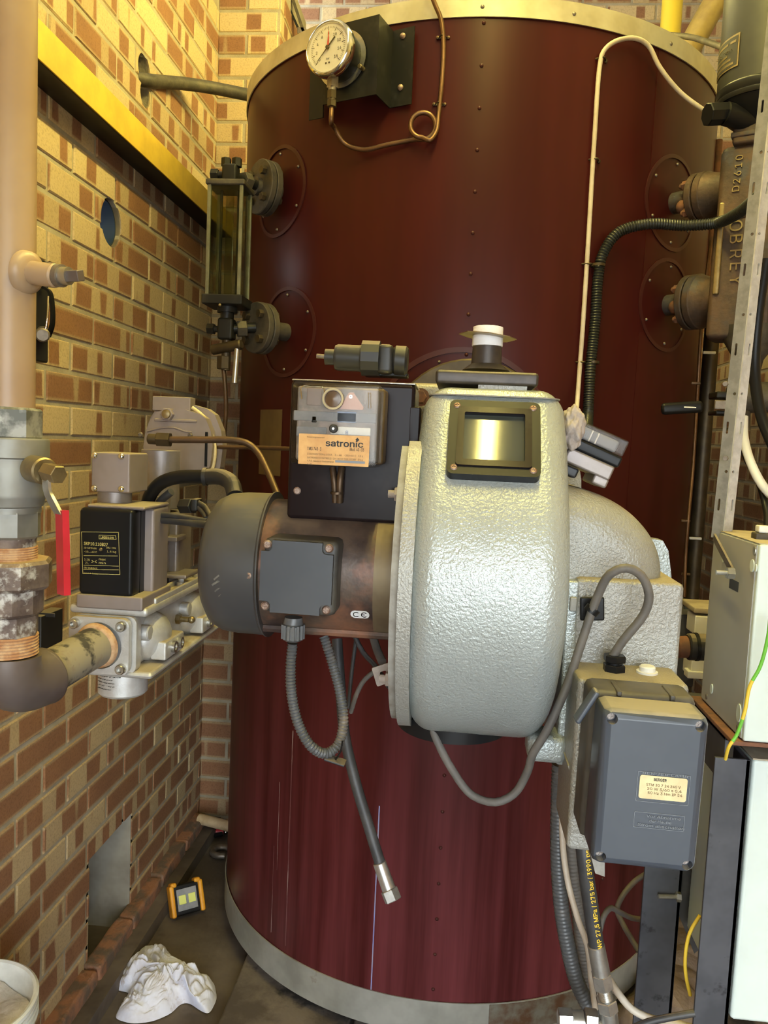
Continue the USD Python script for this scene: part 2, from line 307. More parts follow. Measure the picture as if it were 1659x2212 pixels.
mat('galv_pipe', (.12, .125, .115), (.34, .34, .32), 34, .42, .58, rough=.55, metal=.3, c3=(.5, .5, .47), s3=25, lo3=.6, hi3=.68)
mat('valve_nickel', (.3, .3, .275), (.23, .225, .2), 14, .4, .65, rough=.5, metal=.5)
mat('rusty_union', (.2, .15, .12), (.10, .07, .058), 26, .4, .6, rough=.6, metal=.3, bump=.4, bscale=150, c3=(.55, .53, .48), s3=24, lo3=.52, hi3=.6, dust=(.4, .28, .16), dlo=.65)
mat('elbow_brown', (.15, .12, .11), (.11, .085, .075), 10, .4, .65, rough=.42, metal=.25)
mat('nipple_sooty', (.27, .235, .17), (.045, .04, .036), 24, .5, .58, rough=.7, c3=(.2, .13, .1), s3=9, lo3=.58, hi3=.68)
mat('thread_seal', (.55, .36, .2), (.4, .2, .09), 60, .4, .6, rough=.8)
mat('red_plastic', (.5, .014, .03), (.42, .012, .022), 15, .4, .65, rough=.38, c3=(.7, .62, .6), s3=60, lo3=.72, hi3=.75)
mat('yellow_paint', (.72, .5, .06), (.6, .4, .05), 12, .4, .65, rough=.5, c3=(.3, .18, .04), s3=40, lo3=.7, hi3=.75)
mat('yellow_gloss', (.78, .58, .05), rough=.3)
mat('white_pipe', (.62, .55, .45), (.5, .42, .33), 20, .4, .65, rough=.45)
mat('white_plastic', (.72, .72, .68), rough=.35)
mat('tape_white', (.85, .85, .86), rough=.5, bump=.3, bscale=300)
mat('panel_white', (.66, .74, .70), (.62, .69, .65), 10, .4, .65, rough=.42, c3=(.42, .4, .33), s3=16, lo3=.72, hi3=.8)
mat('panel_grey', (.40, .395, .375), (.36, .35, .33), 6, .4, .65, rough=.5)
mat('dusty_top', (.42, .36, .26), (.3, .25, .18), 20, .4, .65, rough=.9)
mat('black_angle', (.05, .052, .062), (.075, .077, .09), 12, .4, .62, rough=.55, metal=.2, c3=(.02, .02, .026), s3=13, lo3=.6, hi3=.66)
mat('sticker_white', (.8, .8, .8), rough=.45)
mat('sticker_orange', (.66, .38, .13), (.56, .29, .09), 40, .4, .65, rough=.5)
mat('sticker_gold', (.72, .6, .33), (.62, .5, .27), 60, .4, .65, rough=.35)
mat('ink', (.02, .018, .016), rough=.6)
mat('ink_brown', (.2, .12, .05), rough=.6)
mat('ink_gold', (.55, .48, .16), rough=.5)
mat('ink_grey', (.2, .22, .25), rough=.5)
mat('ink_blue', (.15, .2, .4), rough=.5)
mat('hose_yellow', (.8, .55, .05), rough=.5)
mat('needle_red', (.55, .02, .03), rough=.4)
mat('dial_white', (.75, .73, .68), rough=.5)
mat('amber_button', (.14, .08, .04), rough=.2)
mat('pink_part', (.6, .38, .33), rough=.5)
mat('blue_part', (.26, .33, .5), rough=.5)
mat('grey_part', (.2, .21, .235), (.27, .27, .29), 30, .4, .6, rough=.45)
mat('plate_tan', (.13, .085, .032), (.1, .062, .026), 20, .4, .65, rough=.35)
mat('cloth', (.70, .72, .86), (.6, .59, .68), 14, .45, .65, rough=.95, c3=(.42, .34, .33), s3=13, lo3=.6, hi3=.7)
mat('bucket_white', (.8, .82, .78), (.7, .72, .68), 30, .4, .65, rough=.4)
mat('dark_steel', (.075, .062, .055), (.05, .042, .038), 30, .4, .65, rough=.42, metal=.4)
mat('plaster', (.55, .5, .43), (.7, .66, .6), 30, .4, .6, rough=.7, bump=.6, bscale=120, bdist=.004)
mat('wood_handle', (.55, .42, .26), (.45, .32, .18), 30, .4, .65, rough=.55)
mat('orange_plastic', (.75, .33, .02), rough=.45)
mat('rubble', (.22, .16, .11), (.14, .1, .075), 20, .4, .65, rough=.95, bump=.6, bscale=60, bdist=.005)
mat('putty', (.42, .36, .32), (.34, .29, .26), 50, .4, .65, rough=.9, bump=.6, bscale=200)
mat('dark_void', (.01, .012, .018), rough=.9)
mat('blue_sleeve', (.02, .035, .06), rough=.5)
def glass_mat(name, tint, rough=.03, k=1.0):
    n = {'f': ('fresnel', {'IOR': 1.5}), 'a': ('math', {'math_type': 'multiply', 'value2': k}), 't': ('transparent_bsdf', {'color': tint}), 'g': ('glossy_bsdf', {'color': (1, 1, 1), 'roughness': rough}), 'm': ('mix_closure', {})}
    M[name] = usdkit.material(stage, '/World/Looks/' + name, n, [('f.fac', 'a.value1'), ('a.value', 'm.fac'), ('t.BSDF', 'm.closure1'), ('g.BSDF', 'm.closure2')], surface='m.closure')
glass_mat('clear_cover', (.93, .92, .9), .08, .22)
glass_mat('lid_clear', (.88, .86, .84), .2, .25)
mat('head_dark', (.022, .022, .02), (.034, .033, .028), 10, .4, .65, rough=.4, spec=.35)
mat('yellow_dull', (.36, .26, .07), (.25, .17, .05), 12, .4, .65, rough=.5)
glass_mat('gauge_glass', (.98, .98, .97), .05, .15)
glass_mat('sight_pane', (.80, .82, .72), .06, .3)
M['tube_lamp'] = usdkit.material(stage, '/World/Looks/tube_lamp', {'e': ('emission', {'color': TUBE_COL, 'strength': TUBE_GAIN})}, [], surface='e.emission')

# ================================================================ the room
XL, XR, YB, YF, ZC = -.916, 1.20, 3.95, -.75, 3.15
PX, PY0, PY1 = -.698, 2.84, 3.27
NOBK = ('structure',)
def struct(name, kind='structure'):
    return T(name, None, None, kind='structure')
def brick_faces(o, ux, nx, L, H, dep):
    """open-backed brick with softened arrises; o: lower corner on the mortar plane, ux along the course, nx outward"""
    ux, nx, uz = V(*ux), V(*nx), V(0, 0, 1); b = .003; j = lambda: rng.uniform(-.0016, .0016)
    q = [(0, 0), (L, 0), (L, H), (0, H)]; e = [(b + j(), b + j()), (L - b + j(), b + j()), (L - b + j(), H - b + j()), (b + j(), H - b + j())]
    v = [o + ux * a + uz * c for a, c in q] + [o + ux * a + uz * c + nx * (dep - b) for a, c in q] + [o + ux * a + uz * c + nx * dep for a, c in e]
    f = []
    for k in (0, 4):
        for i in range(4):
            a, c = k + i, k + (i + 1) % 4; f += [[a, c, c + 4], [a, c + 4, a + 4]]
    f += [[8, 9, 10], [8, 10, 11]]
    return np.array(v), f
FREE = None
def brick_wall(t, plane_o, ux, nx, length, zs, joint=.010, proud=.0032, skip=None, near=None, cut=None, phase=0.0, cap=300):
    """courses of 75 mm; bricks that 'near' accepts are parts, the rest one joined part"""
    ux, nx = V(*ux), V(*nx); flip = np.dot(np.cross(ux, V(0, 0, 1)), nx) < 0; made = []; rest = []
    k0 = int(math.floor(zs[0] / .075)); k1 = int(math.ceil(zs[1] / .075))
    for k in range(k0, k1):
        z = Z0 + k * .075; s = phase + (.1125 if k % 2 else 0) - .225
        while s < length:
            a, e = max(s, 0) + (joint / 2 if s > 0 else 0), min(s + .225, length) - joint / 2
            s += .225
            if e - a < .02: continue
            o = plane_o + ux * a + V(0, 0, z + joint / 2); o[2] = z + joint / 2
            dep = proud + rng.uniform(-.0012, .0012)
            if skip and skip(a, e, z + .0375): continue
            v, f = brick_faces(o, ux, nx, e - a, .065, dep)
            if flip: f = [q[::-1] for q in f]
            r = rng.random(); u_ = rng.random() * 6; r = min(1.25, r + max(0, .55 - .45 * z)); bk = np.stack([(v - o) @ ux + u_, v[:, 2] - o[2] - .0325 + 0 * v[:, 0], np.full(len(v), r)], 1)
            if cut is not None and cut[1](a, e, z + .0375):
                u0 = o.copy()
                solid = m3.Manifold.hull_points((np.vstack([v, v[:4] - nx * .05])).astype(np.float32).tolist()) - cut[0]
                vv, ff = arr(solid)
                if len(vv) == 0: continue
                bkk = np.stack([(vv - u0) @ ux + u_, vv[:, 2] - u0[2] - .0325, np.full(len(vv), r)], 1)
                v, f, bk = vv, ff, bkk
            (made if near is None or near(a, e, z) else rest).append((v, np.asarray(f), bk))
    if len(made) > cap: rest += made[cap:]; made = made[:cap]
    for v, f, bk in made: t.add('brick', (v, f), 'brick_fletton', False, bk=bk)
    if rest:
        off = np.cumsum([0] + [len(v) for v, _, _ in rest[:-1]])
        t.add('brickwork', (np.vstack([v for v, _, _ in rest]), np.vstack([f + o for (_, f, _), o in zip(rest, off)])), 'brick_fletton', False, kind='stuff', bk=np.vstack([b for *_, b in rest]))
    return len(made)
Z0 = 1.49 + .3626 - .075 * 25 - .005             # course datum (z = 0.0226 off the courses read in the photo)
Z0 = Z0 - .075 * round(Z0 / .075)
# --- left wall: mortar backing with the duct recess and the cored hole
wl = struct('wall_left')
HOLE_C, HOLE_R = hx(238, 482, XL), .060
RA, RB2, RZ = 1.92, 2.195, .364                     # recess: y range, height
holecyl = mani(cyl(HOLE_C + V(-.3, 0, 0), HOLE_C + V(.2, 0, 0), HOLE_R, 40))
CH_C = hx(308, 172, XL)                           # chopped hole where the upper black pipe enters
chop = mani(cat(ball(CH_C + V(0, .0, .025), .042, 2))) + mani(ball(CH_C + V(0, .012, -.035), .034, 2))
slab = m3.Manifold.cube([.2, YB + .2 - YF, ZC + .3]).translate([XL - .2, YF - .1, -.15])
slab = slab - m3.Manifold.cube([.19, RB2 - RA, RZ + .2]).translate([XL - .17, RA, -.2]) - holecyl - chop
wl.add('mortar', slab, 'mortar', False)
wl.add('recess_lining', cat(box((XL - .172, (RA + RB2) / 2, RZ / 2), (.004, RB2 - RA, RZ)), box((XL - .085, RB2 + .003, RZ / 2), (.17, .012, RZ)), box((XL - .085, RA - .003, RZ / 2), (.17, .012, RZ)), box((XL - .085, (RA + RB2) / 2, RZ + .004), (.17, RB2 - RA, .008))), 'render_grey', False)
wl.add('hole_sleeve', ring(HOLE_C + V(-.19, 0, 0), HOLE_C + V(-.012, 0, 0), HOLE_R - .001, HOLE_R - .005), 'blue_sleeve')
PL = .085                                          # plinth top
Y00 = YF
def skipL(a, e, z): y0, y1 = Y00 + a, Y00 + e; return z - .03 < RZ and y1 > RA + .01 and y0 < RB2 - .01 and z < RZ + .02
def trim(a, e): return None
cutL = (holecyl + chop, lambda a, e, z: (abs(z - HOLE_C[2]) < .11 and Y00 + a < HOLE_C[1] + .1 and Y00 + e > HOLE_C[1] - .1) or (abs(z - CH_C[2]) < .13 and Y00 + a < CH_C[1] + .1 and Y00 + e > CH_C[1] - .1))
recess_cut = m3.Manifold.cube([.4, RB2 - RA, RZ + .2]).translate([XL - .2, RA, -.2])
cutL = (holecyl + chop + recess_cut, lambda a, e, z: cutL0(a, e, z) or (z - .04 < RZ and Y00 + e > RA and Y00 + a < RB2))
cutL0 = lambda a, e, z: (abs(z - HOLE_C[2]) < .11 and Y00 + a < HOLE_C[1] + .1 and Y00 + e > HOLE_C[1] - .1) or (abs(z - CH_C[2]) < .13 and Y00 + a < CH_C[1] + .1 and Y00 + e > CH_C[1] - .1)
n1 = brick_wall(wl, V(XL, Y00, 0), (0, 1, 0), (1, 0, 0), PY0 - Y00, (PL, 3.0), near=lambda a, e, z: Y00 + e > 1.40, cut=cutL, phase=.07)
# --- left plinth course
tr = T('trim_1', None, None, kind='structure')
for i in range(11):
    y0 = 1.0 + i * .225
    if y0 > 2.6: break
    y0e = min(y0 + .217, PY0 - .005)
    v = rbox((XL + .02, (y0 + y0e) / 2, PL / 2 - .01), (.05, y0e - y0, PL + .02 - (.006 if i % 2 else 0)), .008)
    vv, ff = arr(v); v2 = trimesh.Trimesh(vv, ff).subdivide().subdivide(); p = v2.vertices
    p += .006 * (np.stack([meshkit.noise(p * 40, s) for s in (1, 2, 3)], 1) - .5)
    tr.add('plinth_brick', v2, 'plinth_brick', 40)
tr.add('fillet', box((XL + .03, 1.05, .02), (.11, 3.6, .05)), 'concrete_floor', False)
# --- nib of wall that stands out from the back wall
wp = struct('wall_pier')
wp.add('mortar', box(((XL + PX) / 2 - .05, (PY0 + PY1) / 2, ZC / 2), (PX - XL + .1, PY1 - PY0, ZC)), 'mortar', False)
brick_wall(wp, V(XL, PY0, 0), (1, 0, 0), (0, -1, 0), PX - XL, (0, 3.3), phase=.10)
brick_wall(wp, V(PX, PY0, 0), (0, 1, 0), (1, 0, 0), PY1 - PY0, (2.0, 3.05), near=lambda a, e, z: z > 2.7, phase=.05)
# --- back, right, front walls, ceiling, floor
wb = struct('wall_back')
wb.add('mortar', box(((XL + XR) / 2, YB + .1, ZC / 2 + .2), (XR - XL + .8, .2, ZC + 1.4)), 'mortar', False)
brick_wall(wb, V(XL, YB, 0), (1, 0, 0), (0, -1, 0), XR - XL, (1.9, ZC + .6), near=lambda a, e, z: z > 3.05, phase=.03)
wr = struct('wall_right')
wr.add('mortar', box((XR + .1, (YB + YF) / 2, ZC / 2 + .2), (.2, YB - YF + .8, ZC + 1.4)), 'mortar', False)
brick_wall(wr, V(XR, YF, 0), (0, 1, 0), (-1, 0, 0), YB - YF, (.15, 2.3), near=lambda a, e, z: YF + e > 3.05 and .75 < z < 2.0, phase=.02)
wf = struct('wall_front')
DW0, DW1, DH = -.42, 1.05, 1.98                     # doorway behind the camera, unseen; narrowed to dim left wall and pier
wf.add('mortar', cat(box(((XL + DW0) / 2 - .2, YF - .1, ZC / 2), (DW0 - XL + .4, .2, ZC + .8)), box(((XR + DW1) / 2 + .2, YF - .1, ZC / 2), (XR - DW1 + .4, .2, ZC + .8)), box(((DW0 + DW1) / 2, YF - .1, (DH + ZC + .4) / 2), (DW1 - DW0, .2, ZC + .4 - DH))), 'mortar', False)
ce = solo('ceiling', box((0, 1.5, ZC + .65), (3.4, 5.6, .1)), 'ceiling_paint', None, None, False, kind='structure')
fl = solo('floor', box((.1, 1.6, -.05), (2.6, 5.0, .1)), 'concrete_floor', None, None, False, kind='structure')
solo('yard_ground', box((0, -8, -.10), (30, 14.5, .1)), 'yard', None, None, False, kind='structure')
# raised concrete base under the boiler, its slabs told apart
fb = T('floor_base', None, None, kind='structure')
for i, (x0, x1, y0, y1) in enumerate([(-.525, -.20, 1.20, 2.9), (-.19, .42, 1.18, 2.9), (.43, 1.1, 1.2, 3.2)]):
    v, f = arr(rbox(((x0 + x1) / 2, (y0 + y1) / 2, .012), (x1 - x0, y1 - y0, .046), .008)); fb.add('slab', (v, f), 'concrete_slab', 40)

# ---------------------------------------------------------------- lamp on the ceiling
LZ = 3.08
lt = T('tube_light_fitting', 'white ceiling batten with one warm fluorescent tube above the boiler room floor', 'ceiling light', (.09, .9, LZ))
lt.add('batten', rbox((.09, 1.36, LZ + .05), (.06, 2.86, .05), .006), 'white_plastic')
for y in (.6, 2.4): lt.add('hanger_rod', cyl((.09, y, LZ + .07), (.09, y, ZC + .6), .005, 8), 'steel')
lt.add('tube', cyl((.09, .02, LZ), (.09, 2.7, LZ), .019, 16), 'tube_lamp')
for y in (-.01, 2.73): lt.add('tube_holder', rbox((.09, y, LZ + .01), (.045, .02, .07), .004), 'white_plastic')

# ================================================================ boiler
bo = T('boiler', 'tall dark red steel cylinder boiler with zinc top and bottom bands', 'boiler', (0, 2.5, .05))
ZB0, ZB1, ZT0, ZT1 = .063, .15, 2.424, 2.468
def band(R, z0, z1, a0=0, a1=360, n=120, th=.003):
    A = np.radians(np.linspace(a0, a1, n)); full = abs(a1 - a0) >= 360
    out = [(R, z0), (R + th, z0), (R + th, z1), (R, z1)]; v = []
    for a in A:
        c = V(math.sin(a), -math.cos(a), 0)
        for r, z in out: v.append(BC + c * r + V(0, 0, z))
    f = []
    for i in range(n - 1):
        for k in range(4):
            a, b, c, d = i * 4 + k, i * 4 + (k + 1) % 4, i * 4 + 4 + k, i * 4 + 4 + (k + 1) % 4
            f += [[a, c, d], [a, d, b]]
    f += [[0, 1, 2], [0, 2, 3]]; e = 4 * (n - 1); f += [[e, e + 2, e + 1], [e, e + 3, e + 2]]
    return trimesh.Trimesh(v, f, process=False)
def bpos(ang, z, off=0.0):
    a = math.radians(ang); return BC + V(math.sin(a), -math.cos(a), 0) * (BR + off) + V(0, 0, z)
SEAM = .6; SL = -35.; SR = 38.; SJ = 21.
J = [(-150, SL + 1), (SL, SEAM), (SEAM - 1.2, SR), (SR - 1, 210)]
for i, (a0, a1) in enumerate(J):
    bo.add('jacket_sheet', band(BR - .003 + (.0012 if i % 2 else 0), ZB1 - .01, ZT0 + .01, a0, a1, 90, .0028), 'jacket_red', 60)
bo.add('core', cyl(BC + V(0, 0, .10), BC + V(0, 0, ZT1 - .005), BR - .008, 64), 'black_paint')
bo.add('base_ring', cyl(BC + V(0, 0, .03), BC + V(0, 0, .12), BR - .05, 64), 'dark_void')
bo.add('bottom_band', band(BR + .002, ZB0, ZB1, n=160), 'zinc', 60, label='dirty zinc bottom band')
bo.add('band_patch', band(BR + .0055, ZB0 + .012, ZB1 - .002, 12, 34, 20, .001), 'stain_brown', 60, label='brown stained patch on the bottom band')
bo.add('top_band', band(BR + .002, ZT0, ZT1, n=160), 'top_band_steel', 60, label='tarnished top band')
bo.add('top_plate', cyl(BC + V(0, 0, ZT1 - .006), BC + V(0, 0, ZT1), BR + .004, 96), 'top_band_steel', 30)
def riv(P, r=.0045, m='rivet_red'):
    n = bn(P); bo.add('rivet', lathe([(0, r), (r * .35, r * .9), (r * .7, r * .4)], P, n, 10), m, 60)
for k in range(26):
    z = ZB1 + .03 + k * .0893
    if 1.75 > z > .62 and False: continue
    riv(bpos(SEAM - .2, z, .001))
for k in range(10): riv(bpos(SR - .3, .2 + k * .11, .001))
for k in (0, 1, 2, 3): riv(bpos((-32, 0, 17, 40)[k], ZT0 + .02, .004), .005, 'dull_steel')
mat('run_blue', (.22, .24, .5), (.3, .3, .42), 20, .4, .6, rough=.5)
# chalk scratches and a blue-white run down the front sheet
bo.add('paint_run', band(BR + .0008, ZB1 + .0, .62, -12.6, -12.35, 3, .0005), 'run_blue', label='pale blue paint run')
mat('scuff', (.14, .055, .055), (.3, .22, .2), 30, .5, .6, rough=.6, stretch=(2, 2, .3))
for a, w, z0, z1 in ((-34.6, .25, .17, .75), (-39.5, .12, .18, .42), (-38.2, .1, .36, .6)):
    bo.add('scuff_mark', band(BR + .0006, z0, z1, a, a + w, 3, .0004), 'scuff', label='pale scuff line')
# cover rings on the jacket
def cover_ring(P, R=.112, w=.009, nr=6, ph=.5):
    P = np.asarray(P); n0 = bn(P); a0 = math.atan2(n0[0], -n0[1]); ns = 60; v = []
    for t in np.linspace(0, 2 * math.pi, ns, endpoint=False):
        for rr, off in ((R - w, .0005), (R - w, .0035), (R, .0035), (R, .0005)):
            a = a0 + rr * math.cos(t) / BR; v.append(BC + V(math.sin(a), -math.cos(a), 0) * (BR + off) + V(0, 0, P[2] + rr * math.sin(t)))
    f = []
    for i in range(ns):
        j = (i + 1) % ns
        for k in range(4):
            a, b, c, d = i * 4 + k, i * 4 + (k + 1) % 4, j * 4 + k, j * 4 + (k + 1) % 4; f += [[a, b, d], [a, d, c]]
    p = bo.add('cover_ring', (np.array(v), np.array(f)), 'rivet_red', 50)
    for q in range(nr):
        t = ph + q * 2 * math.pi / nr; a = a0 + (R - w * 2.2) * math.cos(t) / BR
        Q = BC + V(math.sin(a), -math.cos(a), 0) * (BR + .001) + V(0, 0, P[2] + (R - w * 2.2) * math.sin(t)); nn = bn(Q)
        bo.add('screw', lathe([(0, .004), (.002, .0035), (.0035, .002)], Q, nn, 8), 'dull_steel', 60, parent=p)
RU, RL = onb(1455, 440), onb(1441, 660)
LU, LL = onb(603, 415), onb(618, 718)
for P in (RU, RL, LU, LL): cover_ring(P)
BURN = V(0, BC[1] - BR, 1.50)
cover_ring(BURN, .215, .012, 8, .3)
# identification plate
idp = onb(586, 955); a_ = math.degrees(math.atan2(idp[0], -(idp[1] - 2.5)))
bo.add('plate', band(BR + .0006, 1.395, 1.565, a_ - 5.2, a_ + 4.0, 10, .0012), 'plate_tan', label='blank tan plate on the jacket')

# ================================================================ fan housing, burner head, motor
AY, AZ = 1.08, 1.322                               # motor / fan axis
HX0, HX1 = at(884, 1210, .93)[0], at(1224, 1210, .93)[0]
FR = .215
ztop = at(1050, 836, .98)[2]
def housing_outline():
    pts = []; a1 = math.radians(34)
    f1 = V(AY - FR * math.cos(a1), AZ + FR * math.sin(a1)); dirn = V(math.sin(a1), math.cos(a1)); k = (ztop - f1[1]) / dirn[1]
    top_f = f1 + dirn * k
    ycap = 1.20
    def arc(c, r, t0, t1, n): return [c + r * V(math.cos(t), math.sin(t)) for t in np.linspace(t0, t1, n)]
    pts += [top_f + (f1 - top_f) * s for s in np.linspace(.12, 1, 10)[:-1]]
    pts += arc(V(AY, AZ), FR, math.pi - a1, 2 * math.pi - .02, 46)
    pts += [V(AY + FR, AZ), V(AY + FR, AZ + .1), V(AY + FR, ztop - .03), V(AY + FR - .03, ztop)]
    pts += [V(AY + FR - .06, ztop), V(1.12, ztop), V(1.06, ztop), top_f + V(.03, 0), top_f + V(.012, -.001), top_f + dirn * -.006]
    return np.array(pts)
OUT = housing_outline()
def rounded_slab(out, x0, x1, r, n=9):
    """outline in (y, z) swept along x with its rims rounded by r"""
    nx = np.roll(out, -1, 0) - np.roll(out, 1, 0); nv = np.stack([-nx[:, 1], nx[:, 0]], 1); nv /= np.linalg.norm(nv, axis=1)[:, None]
    c = out.mean(0); nv[((out - c) * nv).sum(1) < 0] *= -1
    th = np.linspace(0, math.pi / 2, n); prof = [(x0 + r * (1 - math.sin(t)), r * (1 - math.cos(t))) for t in th[::-1]][::-1]
    L = [(x0 + r * (1 - math.sin(t)), r * (1 - math.cos(t))) for t in th[::-1]] + [(x0 + (x1 - x0) * s, 0) for s in (.35, .5, .65)] + [(x1 - r * (1 - math.sin(t)), r * (1 - math.cos(t))) for t in th]
    P0 = [(x0, r)] ; k = len(out); v = []
    for x, ins in L:
        q = out - nv * ins; v.append(np.column_stack([np.full(k, x), q]))
    v = np.vstack(v + [[[x0, *c]], [[x1, *c]]]); f = []; m = len(L); j = np.arange(k); jn = (j + 1) % k
    for i in range(m - 1): f += [np.stack([i * k + j, i * k + jn, (i + 1) * k + jn], 1), np.stack([i * k + j, (i + 1) * k + jn, (i + 1) * k + j], 1)]
    f += [np.stack([np.full(k, m * k), jn, j], 1), np.stack([np.full(k, m * k + 1), (m - 1) * k + j, (m - 1) * k + jn], 1)]
    t = trimesh.Trimesh(v, np.vstack(f), process=False); t.fix_normals(); return t
bu = T('burner', 'grey hammered metal gas burner with round fan housing and small inspection window', 'burner', (0, AY, .7))
# the housing narrows slightly to its foot and its head
H = rounded_slab(OUT, HX0, HX1, .032)
xc = (HX0 + HX1) / 2
zz = H.vertices[:, 2]; s_ = np.interp(zz, [1.10, 1.2, 1.32, 1.5, 1.58], [.93, .975, 1.0, .975, .90]); H.vertices[:, 0] = xc + (H.vertices[:, 0] - xc) * s_
bu.add('fan_housing', H, 'hammer_grey', 50)
bu.add('housing_seam', tf(prism(rrect((HX1 - HX0) * .885, .25, .03), .0016), frame(V(xc, 1.095, ztop - .012), (1, 0, 0), (0, 1, 0))), 'gasket_grey', 30)
# joint flange on the motor side
xl = HX0 - .004
def disc_outline(R, zt, y1): 
    a = np.linspace(math.radians(125), math.radians(360), 60); p = [V(AY + R * math.cos(t), AZ + R * math.sin(t)) for t in a]
    return p + [V(AY + R, zt), V(AY + R * math.cos(math.radians(125)) + .0, zt)]
for i, (R, x0, x1, m_) in enumerate(((FR - .004, xl - .004, xl + .012, 'hammer_dusty'), (FR - .012, xl - .013, xl - .0045, 'gasket_grey'))):
    P = [tuple(p) for p in disc_outline(R, AZ + .155, 0)]
    bu.add('housing_flange', tf(prism(P, x1 - x0), frame(V(x0, 0, 0), (0, 1, 0), (0, 0, 1))), m_, 30)
for (px, py) in ((866, 1068), (846, 1467)):
    q = at(px, py, 1.0 if py > 1200 else .99); bu.add('flange_bolt', cat(hexn(q + V(-.008, 0, 0), q + V(.014, 0, 0), .0095), cyl(q + V(-.016, 0, 0), q + V(-.006, 0, 0), .005)), 'putty', 30)
# inspection window on the sloped front
wc = at(1066, 955, .93); a1 = math.radians(34); wy = V(0, math.sin(a1), math.cos(a1)); wn = V(0, -math.cos(a1), math.sin(a1))
# put the frame on the slope
f1 = V(0, AY - FR * math.cos(a1), AZ + FR * math.sin(a1)); d_ = ray(1066, 958); tt = np.dot(f1 - CAM, wn) / np.dot(d_, wn); wc = CAM + d_ * tt
WA = frame(wc, (1, 0, 0), wy)
s1 = tt / FPX
ww, wh = 196 * s1, .104
def hole_prism(outer, inner, h): return prism(outer.difference(inner), h)
wf_ = bu.add('window_frame', tf(hole_prism(rrect(ww, wh, .008), rrect(ww - .034, wh - .036, .002), .013), WA), 'black_plastic', 30, label='black rectangular window frame')
bu.add('frame_bevel', tf(hole_prism(rrect(ww - .02, wh - .022, .004), rrect(ww - .036, wh - .038, .002), .0025), WA @ frame(V(0, 0, .0128), (1, 0, 0), (0, 1, 0))), 'gloss_black', 30, parent=wf_)
mat('window_glass', (.05, .055, .045), rough=.07, spec=.5)
bu.add('pane', tf(prism(rrect(ww - .033, wh - .035, .002), .004), WA @ frame(V(0, 0, .004), (1, 0, 0), (0, 1, 0))), 'window_glass', 30, parent=wf_, label='dark reflecting glass')
for sx in (-1, 1):
    for sy in (-1, 1): bu.add('screw', screw(wc + V(1, 0, 0) * sx * (ww / 2 - .0085) + wy * sy * (wh / 2 - .0085) + wn * .0125, wn, .0042), 'screw_rusty', 30, parent=wf_)
# burner head body to the right: rounded top over a square box, seen from the front
BX0, BX1 = HX1 - .012, at(1452, 1400, 1.02)[0]
zs_ = at(1340, 1250, 1.0)[2]; zdt = at(1240, 1046, 1.06)[2]; bxr = at(1432, 1250, 1.03)[0]
from shapely.geometry import Polygon
def dome(y0, y1, r, n=9, k=40):
    """quarter-round hood run back along y, its front rim rounded"""
    v = []; L = [(y0 + r * (1 - math.cos(t)), r * (1 - math.sin(t))) for t in np.linspace(0, math.pi / 2, n)] + [(y1, 0)]
    for y, ins in L:
        rx, rz = bxr - BX0 - ins, zdt - zs_ - ins
        v += [V(BX0 - .05, y, zs_ - .05), V(bxr - ins, y, zs_ - .05)] + [V(BX0 + rx * math.cos(t), y, zs_ + rz * math.sin(t)) for t in np.linspace(0, math.pi / 2, k)] + [V(BX0 - .05, y, zdt - ins)]
    m = k + 3; j = np.arange(m); jn = (j + 1) % m; f = []
    for i in range(len(L) - 1): f += [np.stack([i * m + j, i * m + jn, (i + 1) * m + jn], 1), np.stack([i * m + j, (i + 1) * m + jn, (i + 1) * m + j], 1)]
    v += [V(BX0 + .02, y0, zs_ + .02)]; f.append(np.stack([np.full(m, len(v) - 1), jn, j], 1))
    return trimesh.Trimesh(np.array(v), np.vstack(f), process=False)
bu.add('head_dome', dome(1.0, 1.34, .05), 'hammer_dusty', 50)
zlow = at(1340, 1470, .985)[2]
x13 = at(1245, 1260, .985)[0]
bu.add('head_casing', rbox(((x13 + BX1) / 2, 1.16, (zs_ + zlow) / 2 - .005), (BX1 - x13, .35, zs_ - zlow + .01), .006), 'hammer_dusty', 30)
rfl = [tuple(at(px, py, 1.24)[[0, 2]]) for px, py in ((1250, 1150), (1400, 1163), (1432, 1168), (1444, 1190), (1450, 1240), (1462, 1490), (1250, 1490))]
bu.add('rear_flange', tf(prism(rfl, .03), frame(V(0, 1.27, 0), (1, 0, 0), (0, 0, 1))), 'hammer_grey', 30)
bu.add('blast_tube', cyl(V(.06, 1.2, 1.43), V(.03, 1.80, 1.50), .125, 40), 'hammer_dusty', 40)
bu.add('boiler_flange', cyl(V(.02, 1.77, 1.50), V(.02, 1.805, 1.50), .185, 48, .004), 'dark_bronze', 40)
bu.add('hinge_lug', rbox(at(925, 862, 1.35), (.07, .05, .05), .01), 'hammer_dusty', 30)
bu.add('lug_bolt', bolt(at(908, 858, 1.30), (0, -1, 0), .011), 'rust', 30)
# edge strips and casting foot
e0, e1 = at(1232, 1060, .985), at(1236, 1655, .985)
bu.add('side_plate', bb(V(at(1217, 1400, .985)[0], .985, at(1225, 1655, .985)[2]), V(at(1243, 1400, .985)[0], 1.2, at(1235, 1255, .985)[2]), .003), 'hammer_grey', 30)
bu.add('edge_lug', bb(at(1232, 1290, .98), at(1246, 1322, .98) + V(0, .02, 0), .002), 'gasket_grey', 30)
bu.add('foot', cat(bb(at(1142, 1590, .97), at(1224, 1656, .97) + V(0, .05, 0), .009)), 'hammer_grey', 40)
bu.add('fan_inlet_rim', tf(ring(V(xc - .03, 1.07, 1.108), V(xc - .03, 1.07, 1.13), .075, .06), np.eye(4)), 'black_plastic', 40)

